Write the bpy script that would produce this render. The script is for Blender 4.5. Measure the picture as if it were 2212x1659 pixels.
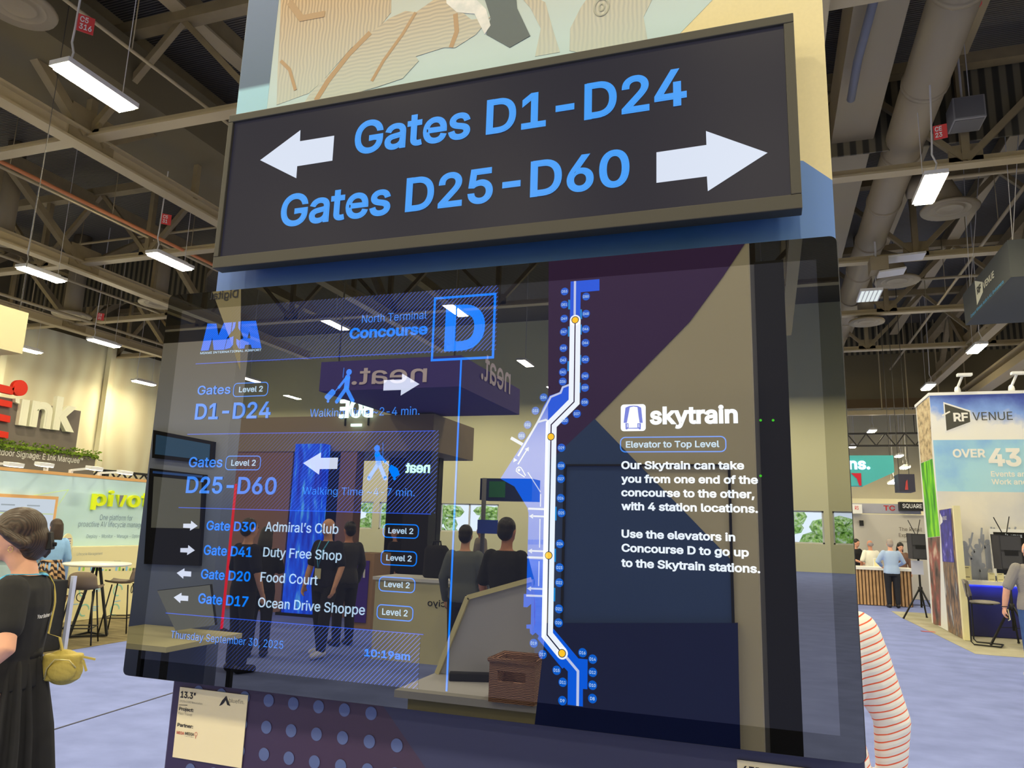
import bpy, math, random
from mathutils import Vector, Matrix
from mathutils.geometry import tessellate_polygon
from mathutils.bvhtree import BVHTree

random.seed(7)
for o in list(bpy.data.objects):
    bpy.data.objects.remove(o)
SC = bpy.context.scene
COL = SC.collection
PI = math.pi

# ------------------------------------------------------------------ camera
EYE = Vector((0, 0, 1.72))
YAW, PITCH, ROLL, FPX = 0.3340, 0.1911, 0.0308, 1594.8
FWD = Vector((-math.sin(YAW) * math.cos(PITCH), math.cos(YAW) * math.cos(PITCH), math.sin(PITCH)))
_r = Vector((math.cos(YAW), math.sin(YAW), 0))
_u = _r.cross(FWD)
RGT = _r * math.cos(ROLL) + _u * math.sin(ROLL)
UPV = _u * math.cos(ROLL) - _r * math.sin(ROLL)
cam = bpy.data.cameras.new('camera')
cam.sensor_width = 36
cam.lens = FPX / 2212 * 36
cam.clip_start = 0.05
cam.clip_end = 300
camo = bpy.data.objects.new('camera', cam)
COL.objects.link(camo)
camo.matrix_world = Matrix(((RGT.x, UPV.x, -FWD.x, EYE.x), (RGT.y, UPV.y, -FWD.y, EYE.y),
                            (RGT.z, UPV.z, -FWD.z, EYE.z), (0, 0, 0, 1)))
SC.camera = camo

# ------------------------------------------------------------------ exposure, world, hall lamps
SC.view_settings.view_transform = 'Standard'
SC.view_settings.look = 'None'
SC.view_settings.gamma = 1
SC.view_settings.exposure = 0.0
SC.view_settings.use_curve_mapping = False
world = bpy.data.worlds.new('world')
SC.world = world
world.use_nodes = True
bg = world.node_tree.nodes['Background']
bg.inputs[0].default_value = (0.75, 0.87, 1.0, 1)
bg.inputs[1].default_value = 5.0

WARM = (1.0, 0.87, 0.57)
LAMP = 185.0                      # radiance of every lamp lens in the hall
LZ = 8.72                         # height of the pendant lamps


def hall_lamp(x, y, z=LZ, sx=0.34, sy=1.3, k=1.0):
    l = bpy.data.lights.new('lamp_light', 'AREA')
    l.shape = 'RECTANGLE'
    l.size, l.size_y = sx, sy
    l.color = WARM
    l.energy = LAMP * k * PI * sx * sy
    o = bpy.data.objects.new('lamp_light', l)
    COL.objects.link(o)
    o.location = (x, y, z)
    return o


# bare area lights continuing the pendant lamp rows, unseen above and behind the camera
for gx in (-31, -25.9, -20.4, -15.3, -10.2, -5.0, 0.2, 5.4, 10.6):
    for gy in (-34, -12.8, -5.4, 1.2):
        hall_lamp(gx, gy, k=2.2 if gy == -34 else 1)  # rearmost row made stronger to brighten the rear wall
for gx in (-5.0, -0.5):
    for gy in (8.6, 15.6, 22.8, 30.4, 38):
        hall_lamp(gx, gy)
for gx in (11.8, 15.5):
    for gy in (8.6, 15.6, 22.8, 30.4, 38):
        hall_lamp(gx, gy)
for gy in (-20.2, -28):  # added lights without fixtures, put in to brighten the rear wall
    for gx in (-31, 5.4, 10.6, 15.5):
        hall_lamp(gx, gy)
for gx in (-24, -14, -4, 4.5, 14):
    hall_lamp(gx, 50, 7.6)


# ------------------------------------------------------------------ where a thing of the photo stands
def ray(x, y):
    return FWD + RGT * ((x - 1106) / FPX) - UPV * ((y - 829.5) / FPX)


def at_y(x, y, Y):
    d = ray(x, y)
    return EYE + d * (Y / d.y)


def at_x(x, y, X):
    d = ray(x, y)
    return EYE + d * (X / d.x)


def at_z(x, y, z):
    d = ray(x, y)
    return EYE + d * ((z - EYE.z) / d.z)


TVY = 0.9147                      # plane of the display glass
COLY = 0.97                       # front of the printed column


# ------------------------------------------------------------------ materials
def lin(c):
    c /= 255
    return c / 12.92 if c <= 0.04045 else ((c + 0.055) / 1.055) ** 2.4


def L3(c):
    return tuple(lin(v) for v in c)


def base(c, k=1.0):
    """surface colour that reads as sRGB c under the hall's warm lamps"""
    return tuple(min(0.92, lin(v) / w / k) for v, w in zip(c, WARM))


def new_mat(name):
    m = bpy.data.materials.new(name)
    m.use_nodes = True
    return m, m.node_tree, m.node_tree.nodes['Principled BSDF']


def mat(name, c, k=1.0, rough=0.6, metal=0.0, noise=0.0, nscale=30, bump=0.0, bscale=80, spec=0.4):
    m, nt, p = new_mat(name)
    col = base(c, k)
    p.inputs['Base Color'].default_value = (*col, 1)
    p.inputs['Roughness'].default_value = rough
    p.inputs['Metallic'].default_value = metal
    p.inputs['Specular IOR Level'].default_value = spec
    if noise or bump:
        tc = nt.nodes.new('ShaderNodeTexCoord')
        n = nt.nodes.new('ShaderNodeTexNoise')
        n.inputs['Scale'].default_value = nscale
        n.inputs['Detail'].default_value = 4
        nt.links.new(tc.outputs['Object'], n.inputs['Vector'])
        if noise:
            r = nt.nodes.new('ShaderNodeValToRGB')
            r.color_ramp.elements[0].position = 0.3
            r.color_ramp.elements[1].position = 0.7
            r.color_ramp.elements[0].color = (*[v * (1 - noise) for v in col], 1)
            r.color_ramp.elements[1].color = (*[min(1, v * (1 + noise)) for v in col], 1)
            nt.links.new(n.outputs['Fac'], r.inputs['Fac'])
            nt.links.new(r.outputs['Color'], p.inputs['Base Color'])
        if bump:
            n2 = nt.nodes.new('ShaderNodeTexNoise')
            n2.inputs['Scale'].default_value = bscale
            nt.links.new(tc.outputs['Object'], n2.inputs['Vector'])
            b = nt.nodes.new('ShaderNodeBump')
            b.inputs['Strength'].default_value = bump
            b.inputs['Distance'].default_value = 0.02
            nt.links.new(n2.outputs['Fac'], b.inputs['Height'])
            nt.links.new(b.outputs['Normal'], p.inputs['Normal'])
    return m


def wave_mat(name, c0, c1, k=1.0, scale=20, axis='X', rough=0.6, bump=0.0, dist=0.0, lo=0.35, hi=0.65, profile='SIN', rot=None, detail=1.5):
    """two-colour striped surface (corrugation, slats, cord, woven stripes)"""
    m, nt, p = new_mat(name)
    p.inputs['Roughness'].default_value = rough
    tc = nt.nodes.new('ShaderNodeTexCoord')
    w = nt.nodes.new('ShaderNodeTexWave')
    w.bands_direction = axis
    w.wave_profile = profile
    w.inputs['Scale'].default_value = scale
    w.inputs['Distortion'].default_value = dist
    w.inputs['Detail'].default_value = detail
    if rot:
        mp = nt.nodes.new('ShaderNodeMapping')
        mp.inputs['Rotation'].default_value = rot
        nt.links.new(tc.outputs['Object'], mp.inputs['Vector'])
        nt.links.new(mp.outputs['Vector'], w.inputs['Vector'])
    else:
        nt.links.new(tc.outputs['Object'], w.inputs['Vector'])
    r = nt.nodes.new('ShaderNodeValToRGB')
    r.color_ramp.elements[0].position = lo
    r.color_ramp.elements[1].position = hi
    r.color_ramp.elements[0].color = (*base(c0, k), 1)
    r.color_ramp.elements[1].color = (*base(c1, k), 1)
    nt.links.new(w.outputs['Fac'], r.inputs['Fac'])
    nt.links.new(r.outputs['Color'], p.inputs['Base Color'])
    if bump:
        b = nt.nodes.new('ShaderNodeBump')
        b.inputs['Strength'].default_value = bump
        b.inputs['Distance'].default_value = 0.03
        nt.links.new(w.outputs['Fac'], b.inputs['Height'])
        nt.links.new(b.outputs['Normal'], p.inputs['Normal'])
    return m


def cloud_mat(name, stops, k=1.0, scale=3.0, rough=0.5, detail=6, stretch=(1, 1, 1), emit=0.0):
    """printed or natural mottled surface: a noise through a colour ramp of (position, sRGB)"""
    m, nt, p = new_mat(name)
    p.inputs['Roughness'].default_value = rough
    tc = nt.nodes.new('ShaderNodeTexCoord')
    mp = nt.nodes.new('ShaderNodeMapping')
    mp.inputs['Scale'].default_value = stretch
    n = nt.nodes.new('ShaderNodeTexNoise')
    n.inputs['Scale'].default_value = scale
    n.inputs['Detail'].default_value = detail
    r = nt.nodes.new('ShaderNodeValToRGB')
    els = r.color_ramp.elements
    while len(els) < len(stops):
        els.new(0.5)
    for e, (pos, c) in zip(els, stops):
        e.position = pos
        e.color = (*(base(c, k) if not emit else L3(c)), 1)
    nt.links.new(tc.outputs['Object'], mp.inputs['Vector'])
    nt.links.new(mp.outputs['Vector'], n.inputs['Vector'])
    nt.links.new(n.outputs['Fac'], r.inputs['Fac'])
    if emit:
        p.inputs['Base Color'].default_value = (0.01, 0.01, 0.01, 1)
        nt.links.new(r.outputs['Color'], p.inputs['Emission Color'])
        p.inputs['Emission Strength'].default_value = emit
    else:
        nt.links.new(r.outputs['Color'], p.inputs['Base Color'])
    return m


def grad_mat(name, axis, stops, k=1.0, rough=0.6, noise=0.0):
    """a print whose colour runs along one axis of the object: stops are (coordinate, sRGB)"""
    m, nt, p = new_mat(name)
    p.inputs['Roughness'].default_value = rough
    tc = nt.nodes.new('ShaderNodeTexCoord')
    sx = nt.nodes.new('ShaderNodeSeparateXYZ')
    nt.links.new(tc.outputs['Object'], sx.inputs[0])
    mr = nt.nodes.new('ShaderNodeMapRange')
    lo, hi = stops[0][0], stops[-1][0]
    mr.inputs['From Min'].default_value = lo
    mr.inputs['From Max'].default_value = hi
    nt.links.new(sx.outputs[axis], mr.inputs['Value'])
    if noise:
        nz = nt.nodes.new('ShaderNodeTexNoise')
        nz.inputs['Scale'].default_value = 1.3
        nz.inputs['Detail'].default_value = 6
        nt.links.new(tc.outputs['Object'], nz.inputs['Vector'])
        ma = nt.nodes.new('ShaderNodeMath')
        ma.operation = 'MULTIPLY_ADD'
        ma.inputs[1].default_value = noise
        nt.links.new(nz.outputs['Fac'], ma.inputs[0])
        nt.links.new(sx.outputs[axis], ma.inputs[2])
        mb_ = nt.nodes.new('ShaderNodeMath')
        mb_.operation = 'SUBTRACT'
        mb_.inputs[1].default_value = noise / 2
        nt.links.new(ma.outputs[0], mb_.inputs[0])
        nt.links.new(mb_.outputs[0], mr.inputs['Value'])
    r = nt.nodes.new('ShaderNodeValToRGB')
    els = r.color_ramp.elements
    while len(els) < len(stops):
        els.new(0.5)
    for e, (pos, c) in zip(els, stops):
        e.position = (pos - lo) / (hi - lo)
        e.color = (*base(c, k), 1)
    nt.links.new(mr.outputs[0], r.inputs['Fac'])
    nt.links.new(r.outputs['Color'], p.inputs['Base Color'])
    return m


def glow(name, c, s=1.0):
    m, nt, p = new_mat(name)
    p.inputs['Base Color'].default_value = (0.02, 0.02, 0.02, 1)
    p.inputs['Emission Color'].default_value = (*L3(c), 1)
    p.inputs['Emission Strength'].default_value = s
    return m


GLOSS = 0.25


def screen_mat(name, c, s=1.0, gloss=None, rough=0.0, hatch=None):
    """lit pixels under a reflecting cover glass"""
    gloss = GLOSS if gloss is None else gloss
    m = bpy.data.materials.new(name)
    m.use_nodes = True
    nt = m.node_tree
    nt.nodes.clear()
    out = nt.nodes.new('ShaderNodeOutputMaterial')
    e = nt.nodes.new('ShaderNodeEmission')
    e.inputs[0].default_value = (*L3(c), 1)
    e.inputs[1].default_value = s
    g = nt.nodes.new('ShaderNodeBsdfGlossy')
    g.inputs['Roughness'].default_value = rough
    g.inputs['Color'].default_value = (gloss, gloss, gloss, 1)
    mx = nt.nodes.new('ShaderNodeAddShader')
    nt.links.new(e.outputs[0], mx.inputs[0])
    nt.links.new(g.outputs[0], mx.inputs[1])
    nt.links.new(mx.outputs[0], out.inputs[0])
    if hatch:                      # thin slanted lines that fade in along x: (pitch, x0, x1, lines colour)
        pitch, x0, x1, c2 = hatch
        tc = nt.nodes.new('ShaderNodeTexCoord')
        sx = nt.nodes.new('ShaderNodeSeparateXYZ')
        nt.links.new(tc.outputs['Object'], sx.inputs[0])

        def mth(op, a, b=None):
            n = nt.nodes.new('ShaderNodeMath')
            n.operation = op
            for i, v in enumerate((a, b)):
                if v is None:
                    continue
                if isinstance(v, (int, float)):
                    n.inputs[i].default_value = v
                else:
                    nt.links.new(v, n.inputs[i])
            return n.outputs[0]
        d = mth('SUBTRACT', sx.outputs[0], mth('MULTIPLY', sx.outputs[2], 1.0))
        fr = mth('FRACT', mth('DIVIDE', d, pitch))
        on = mth('LESS_THAN', fr, 0.24)
        mr = nt.nodes.new('ShaderNodeMapRange')
        mr.inputs['From Min'].default_value = x0
        mr.inputs['From Max'].default_value = x1
        nt.links.new(sx.outputs[0], mr.inputs['Value'])
        f = mth('MULTIPLY', on, mr.outputs[0])
        cm = nt.nodes.new('ShaderNodeMix')
        cm.data_type = 'RGBA'
        cm.inputs[6].default_value = (*L3(c), 1)
        cm.inputs[7].default_value = (*L3(c2), 1)
        nt.links.new(f, cm.inputs[0])
        nt.links.new(cm.outputs[2], e.inputs[0])
    return m


# ------------------------------------------------------------------ mesh building
def wloc(o):
    v = Vector((0, 0, 0))
    while o is not None:
        v += o.location
        o = o.parent
    return v


class MB:
    def __init__(s):
        s.v, s.f = [], []

    def add(s, vs, fs):
        n = len(s.v)
        s.v += [Vector(v) for v in vs]
        s.f += [[i + n for i in f] for f in fs]
        return s

    def box(s, a, b):
        (x0, y0, z0), (x1, y1, z1) = a, b
        x0, x1 = sorted((x0, x1)); y0, y1 = sorted((y0, y1)); z0, z1 = sorted((z0, z1))
        return s.add([(x0, y0, z0), (x1, y0, z0), (x1, y1, z0), (x0, y1, z0), (x0, y0, z1), (x1, y0, z1), (x1, y1, z1), (x0, y1, z1)],
                     [(0, 3, 2, 1), (4, 5, 6, 7), (0, 1, 5, 4), (1, 2, 6, 5), (2, 3, 7, 6), (3, 0, 4, 7)])

    def obox(s, c, size, ax, up=(0, 0, 1)):
        """box of size (along ax, across, along up) around c"""
        a = Vector(ax).normalized()
        b = Vector(up).cross(a).normalized()
        u = a.cross(b)
        c = Vector(c)
        vs = [c + a * (size[0] / 2 * i) + b * (size[1] / 2 * j) + u * (size[2] / 2 * k) for k in (-1, 1) for j, i in ((-1, -1), (-1, 1), (1, 1), (1, -1))]
        return s.add(vs, [(0, 3, 2, 1), (4, 5, 6, 7), (0, 1, 5, 4), (1, 2, 6, 5), (2, 3, 7, 6), (3, 0, 4, 7)])

    def bar(s, p, q, w, h=None, up=(0, 0, 1)):
        p, q = Vector(p), Vector(q)
        d = q - p
        if abs(d.normalized().dot(Vector(up))) > 0.99:
            up = (0, 1, 0)
        return s.obox((p + q) / 2, (d.length, w, h or w), d, up)

    def prism(s, pts, d):
        """flat outline extruded by the vector d"""
        pts = [Vector(p) for p in pts]
        d = Vector(d)
        n = len(pts)
        tri = tessellate_polygon([pts])
        s.add(pts + [p + d for p in pts], [tuple(t) for t in tri] + [(c + n, b + n, a + n) for a, b, c in tri] +
              [(i, (i + 1) % n, (i + 1) % n + n, i + n) for i in range(n)])
        return s

    def tube(s, pts, r, seg=8, caps=True):
        pts = [Vector(p) for p in pts]
        rs = r if isinstance(r, (list, tuple)) else [r] * len(pts)
        rings = []
        prev = None
        for i, p in enumerate(pts):
            d = (pts[min(i + 1, len(pts) - 1)] - pts[max(i - 1, 0)])
            d = d.normalized() if d.length > 1e-9 else Vector((0, 0, 1))
            if prev is None:
                a = d.cross(Vector((0, 0, 1)) if abs(d.z) < 0.9 else Vector((1, 0, 0))).normalized()
            else:
                a = (prev - d * prev.dot(d)).normalized()
            prev = a
            b = d.cross(a)
            rings.append([p + (a * math.cos(2 * PI * k / seg) + b * math.sin(2 * PI * k / seg)) * rs[i] for k in range(seg)])
        vs = [v for ring in rings for v in ring]
        fs = [(i * seg + k, i * seg + (k + 1) % seg, (i + 1) * seg + (k + 1) % seg, (i + 1) * seg + k) for i in range(len(pts) - 1) for k in range(seg)]
        if caps:
            fs += [tuple(range(seg - 1, -1, -1)), tuple(range((len(pts) - 1) * seg, len(pts) * seg))]
        return s.add(vs, fs)

    def limb(s, pts, rs, seg=12):
        """tapering round-ended tube"""
        pts = [Vector(p) for p in pts]
        d0 = (pts[0] - pts[1]).normalized()
        d1 = (pts[-1] - pts[-2]).normalized()
        P, R = [], []
        for t in (0.98, 0.8, 0.45):
            P.append(pts[0] + d0 * rs[0] * t); R.append(rs[0] * math.sqrt(1 - t * t))
        P += pts; R += list(rs)
        for t in (0.45, 0.8, 0.98):
            P.append(pts[-1] + d1 * rs[-1] * t); R.append(rs[-1] * math.sqrt(1 - t * t))
        return s.tube(P, R, seg)

    def lathe(s, prof, c=(0, 0, 0), seg=24):
        c = Vector(c)
        vs = [c + Vector((r * math.cos(2 * PI * k / seg), r * math.sin(2 * PI * k / seg), z)) for r, z in prof for k in range(seg)]
        fs = [(i * seg + k, i * seg + (k + 1) % seg, (i + 1) * seg + (k + 1) % seg, (i + 1) * seg + k) for i in range(len(prof) - 1) for k in range(seg)]
        fs += [tuple(range(seg - 1, -1, -1)), tuple(range((len(prof) - 1) * seg, len(prof) * seg))]
        return s.add(vs, fs)

    def loft(s, rows, seg=20, power=2.0):
        """stack of ellipses: rows of (x, y, z, rx, ry)"""
        vs = []
        for x, y, z, rx, ry in rows:
            for k in range(seg):
                a = 2 * PI * k / seg
                ca, sa = math.cos(a), math.sin(a)
                vs.append((x + rx * math.copysign(abs(ca) ** (2 / power), ca), y + ry * math.copysign(abs(sa) ** (2 / power), sa), z))
        n = len(rows)
        fs = [(i * seg + k, i * seg + (k + 1) % seg, (i + 1) * seg + (k + 1) % seg, (i + 1) * seg + k) for i in range(n - 1) for k in range(seg)]
        fs += [tuple(range(seg - 1, -1, -1)), tuple(range((n - 1) * seg, n * seg))]
        return s.add(vs, fs)

    def ell(s, c, r, seg=16, rot=None):
        c = Vector(c)
        vs, n = [], seg // 2
        for i in range(1, n):
            t = PI * i / n
            for k in range(seg):
                a = 2 * PI * k / seg
                v = Vector((r[0] * math.sin(t) * math.cos(a), r[1] * math.sin(t) * math.sin(a), r[2] * math.cos(t)))
                vs.append(c + (rot @ v if rot else v))
        top, bot = Vector((0, 0, r[2])), Vector((0, 0, -r[2]))
        vs += [c + (rot @ top if rot else top), c + (rot @ bot if rot else bot)]
        fs = [(i * seg + k, (i + 1) * seg + k, (i + 1) * seg + (k + 1) % seg, i * seg + (k + 1) % seg) for i in range(n - 2) for k in range(seg)]
        T = (n - 1) * seg
        fs += [(T, k, (k + 1) % seg) for k in range(seg)]
        fs += [(T + 1, (n - 2) * seg + (k + 1) % seg, (n - 2) * seg + k) for k in range(seg)]
        return s.add(vs, fs)

    def quad(s, *pts):
        return s.add(pts, [tuple(range(len(pts)))])

    def move(s, fn):
        s.v = [Vector(fn(v)) for v in s.v]
        return s

    def mesh(s, name, loc=Vector((0, 0, 0)), smooth=False):
        m = bpy.data.meshes.new(name)
        m.from_pydata([v - loc for v in s.v], [], s.f)
        m.validate()
        if smooth:
            m.polygons.foreach_set('use_smooth', [True] * len(m.polygons))
        m.update()
        return m

    def obj(s, name, material, parent=None, smooth=False, bevel=0.0):
        loc = wloc(parent) if parent is not None else Vector((0, 0, 0))
        m = s.mesh(name, loc, smooth)
        m.materials.append(material)
        o = bpy.data.objects.new(name, m)
        COL.objects.link(o)
        o.parent = parent
        if bevel:
            b = o.modifiers.new('bevel', 'BEVEL')
            b.width = bevel
            b.segments = 2
            b.limit_method = 'ANGLE'
        return o


def tag(o, label=None, cat=None, group=None, kind=None):
    if label: o['label'] = label
    if cat: o['category'] = cat
    if group: o['group'] = group
    if kind: o['kind'] = kind
    return o


def thing(name, label, cat, loc=(0, 0, 0), group=None):
    o = bpy.data.objects.new(name, None)
    COL.objects.link(o)
    o.location = loc
    o.empty_display_size = 0.05
    return tag(o, label, cat, group)


def solo(mb, name, m, label, cat, group=None, smooth=False, bevel=0.0):
    return tag(mb.obj(name, m, None, smooth, bevel), label, cat, group)


def struct(mb, name, m, smooth=False):
    return tag(mb.obj(name, m, None, smooth), kind='structure')


def copy_tree(o, parent=None):
    c = o.copy()
    COL.objects.link(c)
    c.parent = parent
    for ch in list(o.children):
        copy_tree(ch, c)
    return c


def remeshed(mb, voxel, smooth=4):
    """one continuous skin around all the closed shapes of mb"""
    o = bpy.data.objects.new('tmp', mb.mesh('tmp'))
    COL.objects.link(o)
    r = o.modifiers.new('r', 'REMESH')
    r.mode = 'VOXEL'
    r.voxel_size = voxel
    if smooth:
        q = o.modifiers.new('s', 'SMOOTH')
        q.factor = 0.5
        q.iterations = smooth
    dg = bpy.context.evaluated_depsgraph_get()
    ev = o.evaluated_get(dg)
    me = bpy.data.meshes.new_from_object(ev)
    bpy.data.objects.remove(o)
    me.polygons.foreach_set('use_smooth', [True] * len(me.polygons))
    return me


def mesh_obj(name, me, material, parent):
    me.name = name
    me.materials.clear()
    me.materials.append(material)
    o = bpy.data.objects.new(name, me)
    COL.objects.link(o)
    o.parent = parent
    return o


# ------------------------------------------------------------------ lettering
try:
    FONT = bpy.data.fonts.load(bpy.utils.system_resource('DATAFILES') + '/fonts/Inter.woff2')
except Exception:
    FONT = None
_glyphs = {}


def loops_of(body):
    cu = bpy.data.curves.new('t', 'FONT')
    if FONT: cu.font = FONT
    cu.body = body
    cu.fill_mode = 'NONE'
    cu.resolution_u = 3
    o = bpy.data.objects.new('t', cu)
    COL.objects.link(o)
    dg = bpy.context.evaluated_depsgraph_get()
    me = o.evaluated_get(dg).to_mesh()
    nb = {}
    for e in me.edges:
        a, b = e.vertices
        nb.setdefault(a, []).append(b)
        nb.setdefault(b, []).append(a)
    co = [(v.co.x, v.co.y) for v in me.vertices]
    seen, out = set(), []
    for st in sorted(nb):
        if st in seen: continue
        lp, cur, prev = [], st, None
        while cur not in seen:
            seen.add(cur)
            lp.append(co[cur])
            nx = [q for q in nb[cur] if q != prev and q not in seen]
            prev, cur = cur, (nx[0] if nx else st)
        cl = [p for i, p in enumerate(lp) if math.dist(p, lp[i - 1]) > 1e-5]
        if len(cl) > 2: out.append(cl)
    bpy.data.objects.remove(o)
    bpy.data.curves.remove(cu)
    return out


def area2(l):
    return sum(l[i - 1][0] * l[i][1] - l[i][0] * l[i - 1][1] for i in range(len(l))) / 2


def inside(p, l):
    c = False
    for i in range(len(l)):
        (x0, y0), (x1, y1) = l[i - 1], l[i]
        if (y0 > p[1]) != (y1 > p[1]) and p[0] < (x1 - x0) * (p[1] - y0) / (y1 - y0) + x0:
            c = not c
    return c


def grow(l, d):
    """outline moved outwards by d (its left side when clockwise is inside)"""
    n = len(l)
    out = []
    for i in range(n):
        a, b, c = l[i - 1], l[i], l[(i + 1) % n]
        n1 = Vector((b[1] - a[1], a[0] - b[0])).normalized()
        n2 = Vector((c[1] - b[1], b[0] - c[0])).normalized()
        m = n1 + n2
        k = m.length_squared
        m = m * (2 / k) if k > 0.5 else m.normalized() * 2 if k > 1e-6 else n1
        out.append((b[0] + m.x * d, b[1] + m.y * d))
    return out


def letters(body, bold):
    key = (body, bold)
    if key not in _glyphs:
        lps = loops_of(body)
        if not lps: return [], 0, 1, 0.7
        sgn = math.copysign(1, area2(max(lps, key=lambda l: abs(area2(l)))))
        outer = [l for l in lps if area2(l) * sgn > 0]
        holes = {i: [] for i in range(len(outer))}
        for h in lps:
            if area2(h) * sgn > 0: continue
            best = [i for i, l in enumerate(outer) if inside(h[0], l)]
            if best:
                holes[min(best, key=lambda i: abs(area2(outer[i])))].append(h)
        polys = []
        for i, l in enumerate(outer):
            src = [l] + holes[i]
            big = [grow(q, bold * sgn) for q in src]
            polys.append((src, big) if bold > 0 else (big, big))
        xs = [p[0] for pl in polys for p in pl[1][0]]
        _glyphs[key] = (polys, min(xs), max(xs), None)
    return _glyphs[key]


_cap = max(p[1] for l in loops_of('H') for p in l)


def text(mb, body, p0, p1, cap, out, bold=0.0, depth=0.0):
    """write body from p0 to p1 (its baseline), capitals reaching up by the vector cap, face lifted along out by depth"""
    p0, p1, cap, out = Vector(p0), Vector(p1), Vector(cap), Vector(out).normalized()
    polys, x0, x1, _ = letters(body, bold)
    ex = (p1 - p0) / (x1 - x0)
    ey = cap / (_cap + 2 * max(bold, 0))
    b2 = max(bold, 0)
    eps = cap.length * 0.004 + 4e-5
    for n_, (src, big) in enumerate(polys):
        lift_ = out * eps * (n_ % 4 + 1)
        def put(l):
            return [p0 + ex * (x - x0) + ey * (y + b2) for x, y in l]
        flat = [v for l in src for v in put(l)]
        up = out * depth + lift_
        for t_, tr in enumerate(tessellate_polygon([[Vector((x, y, 0)) for x, y in l] for l in src])):
            jit = up + out * eps * .24 * ((t_ * .618) % 1)
            mb.add([flat[i] + jit for i in tr], [(0, 1, 2)])
        for l, g in zip(src, big):
            m = len(l)
            P, G = put(l), put(g)
            if bold > 0:
                for i in range(m):
                    j, dn = (i + 1) % m, up - out * eps * (.25 + .09 * (i % 8))
                    mb.add([P[i] + dn, P[j] + dn, G[j] + dn, G[i] + dn], [(0, 1, 2, 3)])
            if depth:
                mb.add([v + up for v in G] + G, [(i, (i + 1) % m, (i + 1) % m + m, i + m) for i in range(m)])
    return mb


def stroke(mb, pts, w, nrm, closed=False, cap=False):
    """flat line of width w along pts in the plane with normal nrm; mitred corners"""
    pts = [Vector(p) for p in pts]
    nrm = Vector(nrm)
    n = len(pts)
    L, R = [], []
    for i, p in enumerate(pts):
        a = pts[i - 1] if i or closed else None
        b = pts[(i + 1) % n] if i < n - 1 or closed else None
        d1 = (p - a).normalized() if a is not None else None
        d2 = (b - p).normalized() if b is not None else None
        n1 = nrm.cross(d1) if d1 else None
        n2 = nrm.cross(d2) if d2 else None
        if n1 is None: m = n2
        elif n2 is None: m = n1
        else:
            m = n1 + n2
            m = m * (2 / max(m.length_squared, 0.4))
        L.append(p + m * w / 2); R.append(p - m * w / 2)
    k = n if closed else n - 1
    mb.add(L + R, [(i, (i + 1) % n, (i + 1) % n + n, i + n) for i in range(k)])
    if cap:
        for p in (pts[0], pts[-1]):
            disc(mb, p, w / 2, nrm)
    return mb


def disc(mb, c, r, nrm, seg=20):
    nrm = Vector(nrm).normalized()
    a = nrm.orthogonal().normalized()
    b = nrm.cross(a)
    c = Vector(c)
    mb.add([c + (a * math.cos(2 * PI * k / seg) + b * math.sin(2 * PI * k / seg)) * r for k in range(seg)], [tuple(range(seg))])
    return mb


def round_rect(c00, ex, ey, w, h, r, seg=5):
    """outline of a rounded rectangle from its lower left corner"""
    out = []
    for cx, cy, a0 in ((w - r, r, -90), (w - r, h - r, 0), (r, h - r, 90), (r, r, 180)):
        for i in range(seg + 1):
            a = math.radians(a0 + 90 * i / seg)
            out.append(c00 + ex * (cx + r * math.cos(a)) + ey * (cy + r * math.sin(a)))
    return out


X3, Y3, Z3 = Vector((1, 0, 0)), Vector((0, 1, 0)), Vector((0, 0, 1))

# ------------------------------------------------------------------ the hall shell
m_carpet = cloud_mat('lavender_carpet', [(0.3, (134, 142, 176)), (0.7, (154, 162, 196))], 1.5, 2.2, 0.95, 12, (1, 1.3, 1))
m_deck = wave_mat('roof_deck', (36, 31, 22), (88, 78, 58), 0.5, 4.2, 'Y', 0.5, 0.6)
m_steel = mat('painted_steel', (118, 98, 58), 0.58, 0.55, noise=0.1, nscale=3)
m_steel_lit = mat('lit_steel', (150, 128, 82), 0.62, 0.5)  # lit copy of the steel: light on flanges and bars put into the colour
m_beige = mat('dark_beige_paint', (92, 78, 46), 0.62, 0.8, noise=0.06, nscale=0.5)
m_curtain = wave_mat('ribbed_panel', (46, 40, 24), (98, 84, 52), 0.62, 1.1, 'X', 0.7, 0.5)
m_duct = mat('duct_metal', (124, 106, 70), 0.6, 0.5)
m_black = mat('black_metal', (22, 21, 20), 1, 0.5)
m_white = mat('white_paint', (238, 226, 190), 1.0, 0.5)
m_grey = mat('grey_paint', (120, 115, 105), 1.0, 0.6)
m_drape = wave_mat('pale_drape', (228, 206, 142), (242, 222, 158), .95, .28, 'Y', 0.85, 0.0, 6.0, 0.0, 1.0)

FX0, FX1, FY0, FY1, ROOF = -34.0, 19.0, -38.0, 62.0, 13.6
struct(MB().box((FX0 - .3, FY0 - .3, -0.3), (FX1 + .3, FY1 + .3, 0)), 'floor', m_carpet)
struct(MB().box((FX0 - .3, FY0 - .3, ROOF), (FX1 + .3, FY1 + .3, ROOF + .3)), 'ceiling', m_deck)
struct(MB().box((FX0 - .3, FY0, 0), (FX0, FY1, ROOF)), 'wall_left', m_beige)
struct(MB().box((FX1, FY0, 0), (FX1 + .3, FY1, ROOF)), 'wall_right', m_beige)
struct(MB().box((FX0, FY1, 0), (FX1, FY1 + .3, ROOF)), 'wall_front', mat('far_wall_cream', (210, 190, 130), 1, 0.8))
struct(MB().box((FX0, 45, 8.85), (FX1, 45.4, ROOF)), 'wall_bulkhead', m_beige)
struct(MB().box((FX0, 44.96, 8.85), (FX1, 44.99, 9.35)), 'trim_1', mat('brown_trim', (88, 66, 34), 0.7))
struct(MB().box((FX0, 44.9, 11.9), (FX1, 44.98, ROOF)), 'trim_2', m_curtain)
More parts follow.
